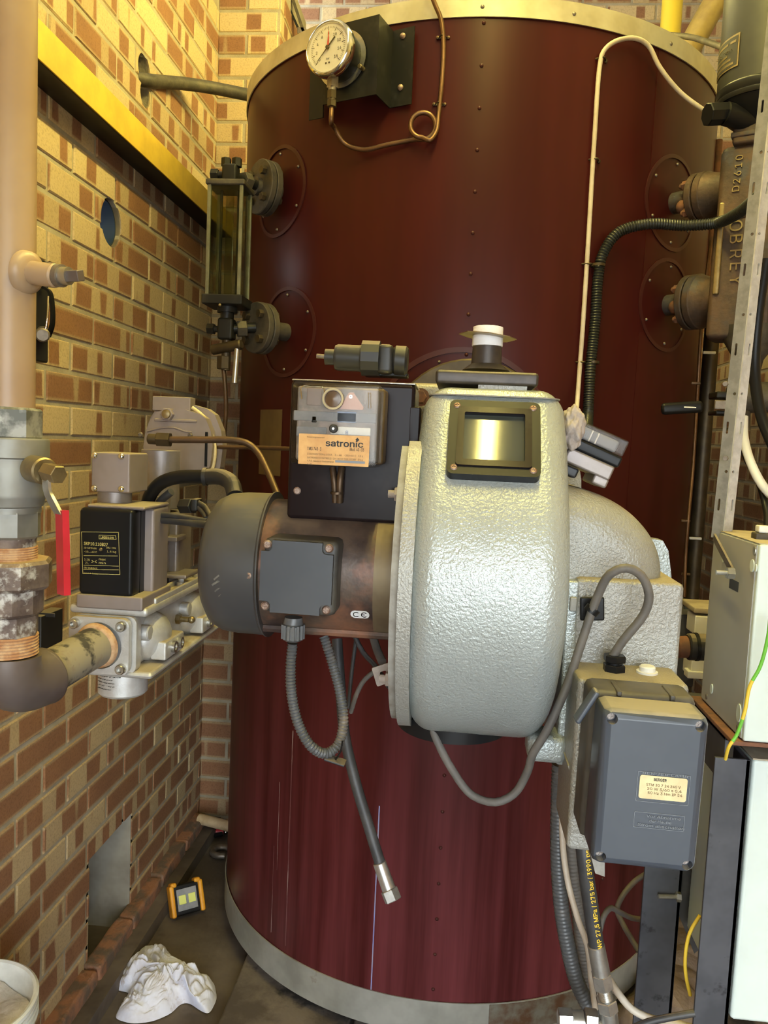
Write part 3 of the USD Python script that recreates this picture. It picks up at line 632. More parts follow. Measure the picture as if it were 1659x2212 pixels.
# stub with square flange on top of the housing
st = T('flanged_pipe_stub', 'dark steel pipe stub on square flange with white thread tape and thin washer', 'pipe', at(1050, 835, 1.03))
c0 = at(1050, 812, 1.05); zf0, zf1 = at(1050, 832, 1.0)[2], at(1050, 802, 1.0)[2]
sc = at(1050, 800, 1.05)[0]
st.add('flange', rbox((sc, 1.06, (zf0 + zf1) / 2), (.127, .127, zf1 - zf0), .004), 'dark_steel', 30)
st.add('spacer', box((sc + .02, 1.03, zf0 - .003), (.06, .06, .008)), 'hammer_dusty', 30)
zp = [at(1050, y, 1.05)[2] for y in (800, 786, 748, 706)]; sr = .0188; o = V(sc, 1.055, 0)
st.add('neck', lathe([(0, sr + .012), (zp[1] - zp[0], sr + .001), (zp[2] - zp[0], sr), (zp[3] - zp[0], sr - .0012)], o + V(0, 0, zp[0]), (0, 0, 1), 32), 'dark_steel', 40)
zw = at(1050, 727, 1.05)[2]
st.add('tape', lathe([(0, sr + .0002), (.0005, sr + .0012), (.0135, sr + .001), (.014, sr + .0002)], o + V(0, 0, zp[2]), (0, 0, 1), 32), 'tape_white', 40, label='white sealing tape wound on the thread')
st.add('tape', lathe([(0, sr - .0005), (.0005, sr + .0009), (.0105, sr + .0006), (.011, sr - .0008)], o + V(0, 0, zw + .002), (0, 0, 1), 32), 'tape_white', 40)
wa = lathe([(0, .0375), (.0012, .0375)], V(0, 0, 0), (0, 0, 1), 8); wv = wa.vertices; wv[:, 2] += .004 * np.sign(wv[:, 0]) * (np.hypot(wv[:, 0], wv[:, 1]) > .01) * -.6
st.add('washer', trimesh.Trimesh(wv + o + V(0, 0, zw), wa.faces, process=False), 'brass_old', 30, label='thin bent brass washer')

# ---------------------------------------------------------------- motor
mo = T('electric_motor', 'dark round electric motor with grey fan cowl and rusty patched body', 'motor', (-.2, AY, AZ - .1))
mxl = at(432, 1215, 1.03)[0]; mx2 = at(555, 1215, .99)[0]; mx3 = xl - .012
MR = (at(700, 1084, 1.07)[2] - at(700, 1372, 1.06)[2]) / 2; MZ = (at(700, 1084, 1.07)[2] + at(700, 1372, 1.06)[2]) / 2
CR = MR * 1.075; cw = V(1, 0, 0); MO = V(0, AY, MZ)
Lc = mx2 - mxl
mo.add('fan_cowl', lathe([(0, .02), (.002, CR * .55), (Lc * .06, CR * .76), (Lc * .16, CR * .90), (Lc * .32, CR * .975), (Lc * .55, CR), (Lc * .97, CR * 1.005), (Lc, CR * 1.03), (Lc + .002, CR * 1.03), (Lc + .002, CR * .99)], MO + V(mxl, 0, 0), cw, 72), 'cowl_grey', 40, label='grey domed fan cowl')
mo.add('body', lathe([(0, MR * .97), (.004, MR), (mx3 - mx2 + .03, MR)], MO + V(mx2 - .03, 0, 0), cw, 72), 'motor_body', 40)
mo.add('end_band', lathe([(0, MR + .0003), (.03, MR + .0003), (.0301, MR - .001)], MO + V(mx3 - .032, 0, 0), cw, 72), 'motor_band', 40, label='ochre painted end band')
mo.add('weld_seam', tube([V(mx2, AY - MR * .55, MZ - MR * .86), V(mx3, AY - MR * .55, MZ - MR * .86)], .006, 8), 'motor_body', 40)
def oncowl(px, py, off):
    d = ray(px, py); a = d[1]**2 + d[2]**2; b = 2 * (d[1] * -AY + d[2] * (CAM[2] - MZ)); c = AY**2 + (CAM[2] - MZ)**2 - (CR * .985 + off)**2
    return CAM + d * ((-b - math.sqrt(max(b * b - 4 * a * c, 0))) / 2 / a)
mat('scuff_pale', (.15, .14, .12), (.075, .075, .072), 120, .4, .6, rough=.7)
for (x0, y0, x1, y1, w) in ((462, 1252, 488, 1238, .0022), (458, 1264, 496, 1248, .0026), (464, 1278, 492, 1262, .002), (478, 1236, 500, 1246, .0016), (472, 1288, 490, 1276, .0016)):
    pts_ = [oncowl(x0 + (x1 - x0) * s, y0 + (y1 - y0) * s - 3 * math.sin(3 * s), .0002) for s in np.linspace(0, 1, 6)]
    mo.add('scuff_mark', strap(pts_, w, .0006, (0, 0, 1)), 'scuff_pale', 30, label='pale scuff on the cowl')
mo.add('cowl_screw', screw(at(536, 1243, AY - CR * .985), (-.3, -1, 0), .005), 'screw_rusty')
TF = 0.948
def tbc(px, py, Y=TF): return at(px, py, Y)
t0, t1 = tbc(553, 1172), tbc(722, 1322)
cx_, cz_ = (t0[0] + t1[0]) / 2 + .001, (t0[2] + t1[2]) / 2 - .001; tw = .094; th_ = .094
TA = FRONT(V(cx_ + .0, TF + .012, cz_)); TA[:3, :3] = TA[:3, :3] @ trimesh.transformations.rotation_matrix(math.radians(-.5), (0, 0, 1))[:3, :3]
tb = mo.add('terminal_box', tf(rbox((.003, 0, -.03), (tw, th_, .07), .008), TA), 'slate_box', 35)
from shapely.geometry import box as sbx
lid = rrect(tw - .004, th_ - .004, .006)
for sx in (-1, 1):
    for sy in (-1, 1): lid = lid.difference(rrect(.026, .026, .006).buffer(0) if False else __import__('shapely').affinity.translate(rrect(.026, .026, .006), sx * (tw / 2 - .003), sy * (th_ / 2 - .003)))
mo.add('lid', tf(prism(lid, .008), TA @ frame(V(0, 0, .004), (1, 0, 0), (0, 1, 0))), 'slate_lid', 30, parent=tb, label='slate grey terminal box lid')
for sx in (-1, 1):
    for sy in (-1, 1):
        c = (TA @ np.append(V(sx * (tw / 2 - .0085), sy * (th_ / 2 - .0085), .005), 1))[:3]; mo.add('screw', screw(c, (0, -1, 0), .0056, .003), 'screw_rusty', 30, parent=tb)
gp = at(634, 1340, TF + .02); ge = at(631, 1395, TF + .02)
mo.add('gland', cat(lathe([(0, .011), (.008, .0125), (.009, .0142)], gp + V(0, 0, .004), ge - gp, 24), ), 'conduit_grey', 30, parent=tb)
gn = []
for k in range(14):
    a = 2 * math.pi * k / 14; gn.append(box(V(math.cos(a) * .0135, math.sin(a) * .0135, -.014) + gp, (.003, .003, .018)))
mo.add('gland_nut', cat(cyl(gp + V(0, 0, -.004), gp + V(0, 0, -.026), .0132, 24, .003), *gn), 'conduit_grey', 30, parent=tb)
# CE sticker wrapped on the motor
qs = at(777, 1328, AY - MR * .9)
sa = math.asin(np.clip((MZ - qs[2]) / MR, -1, 1))
def onmotor(u, w, off): a = sa - w / MR; return V(qs[0] + u, AY - (MR + off) * math.cos(a), MZ - (MR + off) * math.sin(a))
def wrap(m, fn): m = m.copy(); m.vertices = np.array([fn(*p) for p in m.vertices]); return m
stk = prism(rrect(.0245, .0125, .006), .0003); stk = trimesh.Trimesh(stk.vertices, stk.faces).subdivide()
se = mo.add('sticker', wrap(stk, lambda x, y, z: onmotor(x, y, .0006 + z)), 'sticker_white', 30, label='white oval sticker reading CE')
ce_t = []
for (ox, s0, s1) in ((-.0048, 50, 310), (.0056, 50, 310)):
    from shapely.geometry import LineString
    ce_t.append(prism(LineString([(ox + .0037 * math.cos(math.radians(t)), .0037 * math.sin(math.radians(t))) for t in range(s0, s1 + 1, 10)]).buffer(.0006), .0002))
ce_t.append(box((.0042, 0, .0001), (.004, .0011, .0002)))
mo.add('lettering', wrap(cat(*ce_t), lambda x, y, z: onmotor(x, y, .0010 + z)), 'ink', False, parent=se)

# ================================================================ ignition box with programmed controller
ib = T('control_box', 'glossy dark box behind the motor carrying the amber labelled burner controller', 'control box', at(755, 1080, 1.12))
IY = 1.02
i0, i1 = at(628, 820, IY), at(886, 1085, IY)
ib.add('body', bb(V(i0[0], IY, i1[2] - .03), V(i1[0], IY + .10, i0[2]), .006), 'gloss_black', 35)
ib.add('top_lip', bb(V(i0[0] + .001, IY + .002, i0[2] - .001), V(i1[0], IY + .1, i0[2] + .0015), .001), 'chrome', 30, label='shiny top edge')
for px, py in ((642, 1060), (0, 0)):
    if px: ib.add('screw', screw(at(px, py, IY - .001), (0, -1, 0), .005), 'screw_rusty')
ib.add('wire_bundle', cat(tube([at(718, 1010, IY - .004), at(722, 1045, IY - .008), at(724, 1085, IY - .004)], .004), tube([at(738, 1010, IY - .004), at(734, 1045, IY - .01), at(734, 1085, IY - .004)], .0045), ring(at(728, 1066, IY - .007) + V(0, 0, .002), at(728, 1066, IY - .007) - V(0, 0, .001), .0085, .0065, 16)), 'copper_dark', 40)
ib.add('bracket', bb(at(884, 878, IY + .0), at(905, 962, IY) + V(0, .03, 0), .002), 'gloss_black', 30)
sa_ = T('burner_controller', 'clear covered burner controller with orange label on the glossy dark box', 'controller', at(723, 1010, .96))
SYF, SYB = .925, 1.018
c0_, c1_ = at(632, 824, SYF), at(815, 1011, SYF)
sa_.add('base', bb(V(c0_[0] + .002, SYF + .050, c1_[2] + .002), V(c1_[0] + .001, SYB, c0_[2] - .001), .004), 'plate_tan', 30)
def inner(px0, py0, px1, py1, Y=SYF + .006): return at(px0, py0, Y), at(px1, py1, Y)
mat('tray_grey', (.2, .185, .18), (.33, .28, .265), 40, .4, .6, rough=.4)
sa_.add('chassis', bb(V(c0_[0] + .004, SYF + .010, c1_[2] + .005), V(c1_[0] - .004, SYF + .05, c0_[2] - .004), .003), 'tray_grey', 30)
cv = m3.Manifold.cube([1, 1, 1])
co = mani(bb(V(c0_[0], SYF, c1_[2]), V(c1_[0], SYF + .052, c0_[2]), .004)) - m3.Manifold.cube([c1_[0] - c0_[0] - .004, .06, c0_[2] - c1_[2] - .004]).translate([c0_[0] + .002, SYF + .002, c1_[2] + .002])
sa_.add('clear_cover', co, 'clear_cover', 30, label='clear plastic cover')
YI = SYF + .0095
def panel(name, a, b, m, th=.003, r=.001, label=None): p, q = at(*a, YI), at(*b, YI); sa_.add(name, bb(p, q + V(0, th, 0), r), m, 30, label=label)
panel('mid_plate', (634, 886), (812, 915), 'grey_part'); panel('blue_panel', (728, 888), (770, 914), 'blue_part')
panel('coil', (660, 834), (697, 880), 'alloy_pink', .012, .003); panel('relay', (640, 920), (705, 945), 'grey_part', .004)
panel('square_button', (673, 898), (684, 913), 'black_plastic', .002)
panel('white_card', (714, 921), (800, 942), 'sticker_white', .0015)
pk = [tuple(at(x, y, YI)[[0, 2]]) for x, y in ((735, 884), (750, 855), (755, 848), (764, 848), (786, 880), (784, 886))]
sa_.add('pink_bracket', tf(prism(pk, .002), frame(V(0, YI, 0), (1, 0, 0), (0, 0, 1))), 'pink_part', 30)
q = at(758, 857, YI - .001); sa_.add('screw', screw(q, (0, -1, 0), .003), 'chrome', 30)
for px in (796, 801): sa_.add('pin', cyl(at(px, 848, YI - .001), at(px, 882, YI - .001), .0007, 6), 'chrome', 30)
sa_.add('wire_loop', tube([at(652, 862, YI - .003), at(652, 836, YI - .003), at(676, 836, YI - .003), at(699, 838, YI - .003), at(700, 858, YI - .003)], .0008, 6, .002), 'chrome', 30)
q = at(723, 863, SYF + .012); r_ = 22 * .93 / FPX
br_ = sa_.add('reset_button', lathe([(0, r_), (.010, r_), (.0125, r_ * .85), (.0125, r_ * .8), (.0105, r_ * .75), (.0115, .002)], q + V(0, .0, 0), (0, -1, 0), 32), 'amber_button', 40, label='round brown lockout button')
sa_.add('bezel', ring(q + V(0, -.0115, 0), q + V(0, -.0138, 0), r_ * 1.05, r_ * .86, 32), 'brass_old', 40, parent=br_)
q = at(721, 926, SYF + .001); sa_.add('cover_screw', lathe([(0, .0052), (.003, .0052), (.004, .004), (.004, .002), (.002, .0015)], q, (0, -1, 0), 20), 'ink', 40)
sa_.add('cover_screw_head', screw(q + V(0, -.0025, 0), (0, -1, 0), .0022), 'steel', 30)
LY = SYF - .0006; l0, l1 = at(646, 936, LY), at(796, 1009, LY)
lb = sa_.add('label', tf(prism(rrect(l1[0] - l0[0], l0[2] - l1[2], .001), .0004), FRONT(V((l0[0] + l1[0]) / 2, LY + .0005, (l0[2] + l1[2]) / 2))), 'sticker_orange', False, label='orange printed maker label')
def lt_(s, h, px, py, m='ink', bold=False, width=None): sa_.add('lettering', text(s, h * .93 / FPX, at(px, py, LY - .0003), depth=.0002, bold=bold, width=width and width * .93 / FPX), m, False, parent=lb)
lt_('satronic', 13, 702, 963, bold=True, width=82); lt_('TMG 740-3', 7, 663, 972, width=31); lt_('Mod. 43-35', 7, 755, 974, width=31)
lt_('Feuerungsautomat', 3, 663, 945, 'ink_brown', width=38); lt_('220/240V 50Hz 25VA    I = 4A   -20/+60 C   10 s', 4, 663, 982, 'ink_brown', width=122)
lt_('SATRONIC CONTROLS  CH-8157 DIELSDORF  IP44', 4, 663, 990, 'ink_brown', width=122); lt_('F.P.G. Made in Switzerland', 4, 663, 997, 'ink_brown', width=58); lt_('A.W.', 4, 663, 1004, 'ink_brown', width=12)
q0, q1 = at(724, 994, LY - .0003), at(788, 1002, LY - .0003); sa_.add('label_bar', bb(q0, q1 + V(0, .0003, 0), .0001), 'ink_grey', False, parent=lb)
q = at(772, 950, LY - .0004); sa_.add('diamond', tf(prism([(-.0024, 0), (0, -.0024), (.0024, 0), (0, .0024)], .0002), FRONT(q)), 'ink', False, parent=lb)
sa_.add('card_letter', text('R', .0042, at(746, 938, YI - .0006), depth=.0003), 'ink_blue', False)

# flame sensor on the control box
fs = T('ignition_unit', 'grey dusty cylindrical sensor lying on top of the control box', 'sensor', at(800, 812, 1.12))
SY = 1.10; A_ = lambda px, py: at(px, py, SY)
kx = SY / FPX
fs.add('barrel', lathe([(0, 17 * kx), (20 * kx, 17 * kx), (22 * kx, 26 * kx), (28 * kx, 28 * kx), (75 * kx, 28 * kx), (80 * kx, 30 * kx)], A_(703, 771), A_(880, 779) - A_(703, 771), 32), 'dusty_black', 40)
fs.add('collar', tf(prism([(r * math.cos(t), r * math.sin(t)) for t in np.linspace(0, 2 * math.pi, 13)[:-1] + .26 for r in [38 * kx]], 38 * kx), frame(A_(783, 774), (0, 1, 0), (0, 0, 1))), 'dusty_black', 20)
fs.add('boss', rbox(A_(834, 778), (34 * kx, 60 * kx, 62 * kx), .006), 'dusty_black', 30)
fs.add('end_cap', cyl(A_(850, 778), A_(881, 780), 31 * kx, 32, .003), 'dusty_black', 40)
fs.add('stem', cyl(A_(684, 769), A_(706, 771), 5 * kx, 12), 'dull_steel', 40)
fs.add('foot', bb(A_(785, 800), A_(880, 815) + V(0, .03, 0), .002), 'black_plastic', 30)

# ================================================================ air pressure switch on the burner's right shoulder
ps = T('air_pressure_switch', 'tilted air pressure switch with clear lid on the shoulder of the burner', 'pressure switch', at(1285, 1040, 1.08))
pa = math.radians(-21.5); PYY = 1.04; pk_ = PYY / FPX
ux_, uz_ = V(math.cos(pa), 0, math.sin(pa)), V(-math.sin(pa), 0, math.cos(pa))
pc = at(1278, 985, PYY)
def pbx(px0, px1, y0, y1, m, name, d0=-.03, d1=.05, r=.003, label=None):
    """px along the tilted axis, y up, in picture-sized units about the switch's middle"""
    A = np.eye(4); A[:3, 0], A[:3, 1], A[:3, 2] = ux_, uz_, np.cross(ux_, uz_); A[:3, 3] = pc
    ps.add(name, tf(rbox(((px0 + px1) / 2 * pk_, (y0 + y1) / 2 * pk_, -(d0 + d1) / 2), ((px1 - px0) * pk_, (y1 - y0) * pk_, d1 - d0), r), A), m, 30, label=label)
pbx(-58, 58, -2, 22, 'black_plastic', 'mid_body', -.012, .07)
mat('lid_grey', (.2, .185, .18), (.3, .27, .26), 50, .4, .6, rough=.35)
pbx(-44, 40, 24, 50, 'grey_part', 'mechanism', -.004, .055)
for k in (-22, -8): pbx(k, k + 3, 25, 49, 'tape_white', 'terminal_strip', -.0055, .0, .0005)
PA = np.eye(4); PA[:3, 0], PA[:3, 1], PA[:3, 2] = ux_, uz_, np.cross(ux_, uz_); PA[:3, 3] = pc
ls = mani(rbox((2 * pk_, 40.25 * pk_, -.027), (108 * pk_, 35.5 * pk_, .078), .003)) - m3.Manifold.cube([105 * pk_, 33 * pk_, .0745], True).translate([2 * pk_, 39.6 * pk_, -.0275])
ps.add('clear_lid', tf(ls, PA), 'lid_clear', 30, label='clear plastic lid')
pbx(-52, 52, -34, -2, 'alloy_plain', 'lower_body', -.012, .07); pbx(20, 53, -52, -30, 'alloy_plain', 'lower_skirt', -.01, .07)
pbx(-50, -10, -58, -36, 'dusty_black', 'nipple', .0, .03)
sph = trimesh.creation.icosphere(4, 1); sph.vertices *= (.75 + .7 * meshkit.fbm(sph.vertices * 2.2 + 5, 3, 2))[:, None]
ps.add('sealant', tf(sph, np.array([[.014, 0, 0, at(1236, 925, 1.03)[0]], [0, .02, 0, 1.03], [0, 0, .026, at(1236, 925, 1.03)[2]], [0, 0, 0, 1]])), 'putty', 60, label='lumpy pale sealant')

# ================================================================ servo box on the right
SV = .80
g0, g1 = at(1285, 1532, SV), at(1530, 1885, SV)
sv = T('servo_controller', 'blue grey plastic servo box with gold maker label beside the burner', 'control box', at(1400, 1890, .86))
tilt = math.radians(-2.2)
sc0 = (at(1300, 1533, SV) + at(1530, 1562, SV) + at(1283, 1862, SV) + at(1508, 1888, SV)) / 4
SW = np.linalg.norm(at(1300, 1533, SV) - at(1532, 1562, SV)) * 1.0; SH = np.linalg.norm(at(1300, 1533, SV) - at(1283, 1870, SV))
RX = nrm(at(1530, 1562, SV) - at(1300, 1533, SV) + at(1508, 1888, SV) - at(1283, 1862, SV)); RX = nrm(V(RX[0], 0, RX[2] * .35))
RZ_ = nrm(np.cross(RX, V(0, 1, 0))); SA = frame(sc0, RX, RZ_)
def sbox(c, s, r): return tf(rbox(c, s, r), SA)
lidm = mani(sbox((0, 0, -.0275), (SW, SH, .055), .009))
holes = []
for sx in (-1, 1):
    for sy in (-1, 1):
        o_ = (SA @ np.append(V(sx * (SW / 2 - .0095), sy * (SH / 2 - .0095), -.012), 1))[:3]; lidm = lidm - mani(cyl(o_, o_ + SA[:3, 2] * .03, .0055, 20)); holes.append(o_)
sv.add('lid', lidm, 'servo_blue', 35, label='blue grey lid with deep screw wells')
for o_ in holes: sv.add('screw', screw(o_, SA[:3, 2], .0045), 'putty', 30)
sv.add('base', sbox((0, 0, -.085), (SW + .006, SH + .004, .055), .008), 'slate_box', 35)
for k in (-.25, .28): sv.add('rib', sbox((k * SW, SH / 2 + .0005, -.075), (.005, .006, .04), .001), 'slate_box', 30)
lA = SA @ frame(V(.012, .006, .0003), (1, 0, 0), (0, 1, 0)); lw, lh = .047, .0245
lab = sv.add('label', tf(prism(rrect(lw, lh, .0025), .0004), lA), 'sticker_gold', False, label='worn gold label')
def sl(s, h, x, y, w=None, m='ink', parent=None, bold=False):
    t = text(s, h, V(0, 0, 0), (1, 0, 0), (0, 1, 0), .0003, bold, w); t = tf(t, SA @ frame(V(x + .012, y + .006, .0008), (1, 0, 0), (0, 1, 0))); sv.add('lettering', t, m, False, parent=parent or lab)
sl('BERGER', .0028, -.010, .0072, .0125, bold=True)
for i, s in enumerate(('STM 30 7 24 240 V', '20 W 5/60 s 0,4', '50 Hz 3 Nm IP 54')): sl(s, .0026, -.017 + .001 * i, .0015 - i * .0042, .034, 'ink_brown')
lf = sv.add('plate_frame', tf(rrect(.052, .0315, .001) and prism(rrect(.052, .0315, .001).difference(rrect(.0512, .0307, .001)), .0003), lA), 'ink_grey', False)
sl('BERGER LAHR', .0024, -.022, .0135, .045, 'ink_grey')
l2 = sv.add('warning_plate', tf(prism(rrect(.05, .0165, .0008).difference(rrect(.0492, .0157, .0008)), .0004), SA @ frame(V(.011, -.029, .0002), (1, 0, 0), (0, 1, 0))), 'ink_grey', False)
for i, s in enumerate(('Vor Abnahme', 'der Haube', 'Strom abschalten')): sl(s, .0028, (-.014, -.011, -.022)[i], -.0315 - i * .0049, (.034, .022, .046)[i], 'ink_grey', l2)
sv.add('catch', tf(rbox((-SW / 2 - .006, SH / 2 - .012, -.035), (.006, .04, .018), .002), SA @ trimesh.transformations.rotation_matrix(math.radians(-28), (0, 0, 1), (-SW / 2 - .002, SH / 2, 0))), 'servo_blue', 30, label='clear bent catch')
# grey cast mount behind it
mb = T('servo_mount', 'dusty grey cast box between burner and blue servo box', 'bracket', at(1360, 1700, .98))
m0, m1 = at(1248, 1452, .915), at(1480, 1500, .99)
mb.add('casting', bb(V(m0[0], .912, at(1260, 1840, .912)[2]), V(at(1470, 1480, .95)[0], 1.02, at(1300, 1440, .97)[2]), .006), 'hammer_dusty', 30)
gl = at(1325, 1462, .955)
gz = lambda py: at(1325, py, .955)[2]
mb.add('gland', cat(hexn(V(gl[0], .955, gz(1472)), V(gl[0], .955, gz(1434)), .0135), cyl(V(gl[0], .955, gz(1436)), V(gl[0], .955, gz(1428)), .009), hexn(V(gl[0], .955, gz(1429)), V(gl[0], .955, gz(1414)), .0135)), 'black_plastic', 30)
wb_ = at(1404, 1462, .94)
mb.add('cap', lathe([(0, .0125), (.003, .0125), (.0032, .0095), (.008, .0095), (.0095, .008)], V(wb_[0], .955, at(1300, 1440, .97)[2] - .0005), (0, 0, 1), 24), 'white_plastic', 40, label='round white cap')
pk2 = [tuple(at(x, y, .95)[[0, 2]]) for x, y in ((1222, 1640), (1300, 1640), (1300, 1875), (1280, 1868))]
mb.add('web', tf(prism(pk2, .06), frame(V(0, .99, 0), (1, 0, 0), (0, 0, 1))), 'gasket_grey', 30)

# cable loop from the gland to behind the fan and its tie base
clp = T('servo_cable', 'thick grey cable looping from the servo gland and down past the burner foot', 'cable', at(1100, 1730, .95))
clp.add('cable', tube([at(1322, 1420, .955), at(1345, 1385, .95), at(1392, 1325, .945), at(1402, 1285, .94), at(1385, 1243, .935), at(1352, 1227, .93), at(1318, 1240, .935), at(1290, 1290, .95), at(1262, 1370, .955), at(1225, 1480, .955), at(1180, 1580, .955), at(1150, 1630, .965), at(1140, 1665, .98), at(1110, 1715, .99), at(1070, 1733, .99), at(1020, 1718, 1.0), at(975, 1660, 1.0), at(940, 1590, 1.0), at(925, 1545, 1.02)], 9.5 * .95 / FPX, 14), 'grey_cable', 60)
tb0 = at(1279, 1315, .975)
ta = trimesh.transformations.rotation_matrix(math.radians(-4), (0, 1, 0), tb0)
clp.add('tie_base', tf(rbox(tb0, (.029, .006, .029), .002), ta), 'black_plastic', 30); clp.add('tie', ring(at(1279, 1318, .957) - V(.002, .0, .003), at(1279, 1318, .957) + V(.002, 0, .003), .0092, .0065, 20), 'black_plastic', 30)
# corrugated loop under the motor
cl = T('motor_conduit', 'grey corrugated flexible conduit looping below the motor terminal box', 'conduit', at(700, 1640, .97))
YK = .97
cl.add('conduit', corr([at(632, 1390, YK), at(628, 1440, YK), at(630, 1500, YK), at(645, 1565, YK), at(672, 1612, YK), at(702, 1628, .98), at(728, 1612, .99), at(742, 1560, 1.0), at(735, 1500, 1.01), at(720, 1440, 1.02), at(700, 1375, 1.03)], 12.5 * YK / FPX, .0042, .0016, 14), 'conduit_grey', 60)
tb1 = at(724, 1642, .985)
cl.add('tie_base', tf(rbox(tb1, (.028, .02, .003), .001), trimesh.transformations.rotation_matrix(math.radians(14), (0, 1, 0), tb1)), 'dusty_black', 30)
cl.add('tie', tube([tb1, at(736, 1622, .97), at(740, 1600, .975)], .0012, 6), 'black_plastic', 30)
# hose hanging from behind the motor to a crimped end
hh = T('hanging_hose', 'black rubber hose hanging below the motor with loose crimped steel end', 'hose', at(845, 1940, 1.0))
P_ = [at(728, 1380, 1.12), at(735, 1480, 1.10), at(745, 1590, 1.08), at(768, 1690, 1.06), at(798, 1790, 1.05), at(822, 1868, 1.04)]
hh.add('hose', tube(P_, 12.5 * 1.06 / FPX, 16), 'rubber_cable', 60)
e0_, e1_, e2_, e3_ = at(819, 1862, 1.04), at(842, 1926, 1.035), at(840, 1921, 1.035), at(850, 1946, 1.03)
hh.add('ferrule', cyl(e0_, e1_, 15 * 1.04 / FPX, 28, .001, 16 * 1.04 / FPX), 'zinc_plated', 40); hh.add('hex_nut', hexn(e2_, e3_, 20 * 1.04 / FPX), 'zinc_plated', 30)
# small wires and clip left of the housing
sw = T('sensor_wires', 'thin dark wires and pale square clip below the motor by the housing flange', 'cable', at(800, 1480, 1.08))
sw.add('wire', tube([at(765, 1372, 1.1), at(785, 1410, 1.09), at(812, 1440, 1.07), at(838, 1480, 1.06), at(860, 1500, 1.08)], .0036, 8), 'rubber_cable', 60)
sw.add('wire', tube([at(805, 1372, 1.1), at(815, 1405, 1.08), at(826, 1430, 1.06)], .006, 10), 'grey_cable', 60)
sw.add('wire', tube([at(812, 1448, 1.05), at(788, 1468, 1.06), at(770, 1500, 1.08), at(758, 1538, 1.1)], .0035, 8), 'grey_cable', 60)
sw.add('wire', tube([at(770, 1375, 1.14), at(760, 1450, 1.14), at(752, 1530, 1.14)], .003, 8), 'rubber_cable', 60)
q = at(828, 1456, 1.04); sw.add('clip', tf(hole_prism(rrect(.026, .026, .002), rrect(.009, .009, .002), .003), frame(q, (1, .25, .35), (-.35, 0, 1))), 'putty', 30, label='pale square clip')

# ================================================================ gas pipe and ball valve at the left
PXX, PYY_, PR = -.5635, .95, .0302
zz_ = lambda py: at(21, py, .95)[2]; k95 = .95 / FPX
gp_ = T('gas_pipe', 'cream painted vertical gas pipe in front of the brick wall', 'pipe', (PXX, PYY_, 1.5))
gp_.add('pipe', cyl((PXX, PYY_, zz_(885)), (PXX, PYY_, 2.6), PR, 48), 'cream_paint', 60)
b0 = at(60, 588, .94); b1 = at(122, 596, .93); b2 = at(150, 596, .928); b3 = at(178, 598, .925)
gp_.add('socket_weld', lathe([(0, .026), (.008, .025), (.012, .017)], b0 - V(.004, 0, 0), b1 - b0, 28), 'cream_paint', 60)
sp = gp_.add('test_socket', cyl(b0, b1, .0142, 24, .002), 'cream_paint', 40)
gp_.add('collar', cat(cyl(at(108, 594, .934), at(117, 595, .933), .0148, 24), cyl(at(117, 595, .933), at(135, 596, .93), .0135, 24)), 'dull_steel', 40, parent=sp)
gp_.add('nipple', cyl(at(133, 596, .93), b2, .0105, 20), 'steel', 40, parent=sp)
gp_.add('square_plug', tf(rbox((0, 0, .006), (.013, .013, .018), .001), frame(at(152, 596, .928), (.2, 1, .3), (0, 0, 1))), 'elbow_brown', 30, parent=sp)
bv = T('ball_valve', 'grey metal gas ball valve with red lever handle below the cream pipe', 'valve', (PXX, PYY_, zz_(1150)))
o3 = V(PXX, PYY_, 0); up_ = V(0, 0, -1)
bv.add('hex_end', hexn(o3 + V(0, 0, zz_(880)), o3 + V(0, 0, zz_(948)), .0385, 6), 'galv_pipe', 30)
bv.add('body', lathe([(0, .046), (.003, .0475), (.024, .0475), (.026, .0455), (.07, .0455), (.075, .043), (.085, .0405), (.0865, .038), (.094, .038)], o3 + V(0, 0, zz_(945)), up_, 48), 'valve_nickel', 40)
bv.add('lower_hex', hexn(o3 + V(0, 0, zz_(1098)), o3 + V(0, 0, zz_(1160)), .0385, 8), 'valve_nickel', 30)
hb = at(92, 1018, .92); hcc = at(120, 1030, .905)
bv.add('stem_boss', cyl(at(70, 1012, .93), at(98, 1018, .912), .0165, 28, .002), 'brass_old', 40)
hl = [at(98, 1012, .9), at(100, 1040, .9), at(103, 1062, .9), at(122, 1100, .895), at(135, 1126, .893), at(135, 1140, .893)]
ld = bv.add('lever', strap(hl, .019, .0035, (.75, -.66, 0)), 'steel', 40)
bv.add('grip', cat(strap([at(134, 1102, .8935), at(136, 1180, .892), at(138, 1284, .89)], .0215, .008, (.75, -.66, 0))), 'red_plastic', 30, parent=ld, label='red plastic lever grip')
bv.add('lever_nut', hexn(at(100, 1018, .905), at(128, 1026, .893), .0115), 'brass_old', 30, parent=ld)
un = T('pipe_union', 'rusty hexagonal pipe union with paint splashes under the ball valve', 'pipe fitting', (PXX, PYY_, zz_(1300)))
un.add('threaded_nipple', cyl(o3 + V(0, 0, zz_(1155)), o3 + V(0, 0, zz_(1210)), .0325, 40), 'rusty_union', 40)
un.add('seal_thread', lathe([(i * .0015, .0335 + (.001 if i % 2 else 0)) for i in range(14)], o3 + V(0, 0, zz_(1178)), up_, 40), 'thread_seal', 40)
un.add('union_nut', hexn(o3 + V(0, 0, zz_(1206)), o3 + V(0, 0, zz_(1268)), .0535, 8), 'rusty_union', 30)
un.add('lower_nut', hexn(o3 + V(0, 0, zz_(1264)), o3 + V(0, 0, zz_(1324)), .042, 10), 'rusty_union', 30)
un.add('tail_hex', hexn(o3 + V(0, 0, zz_(1322)), o3 + V(0, 0, zz_(1372)), .0365, 8), 'rusty_union', 30)
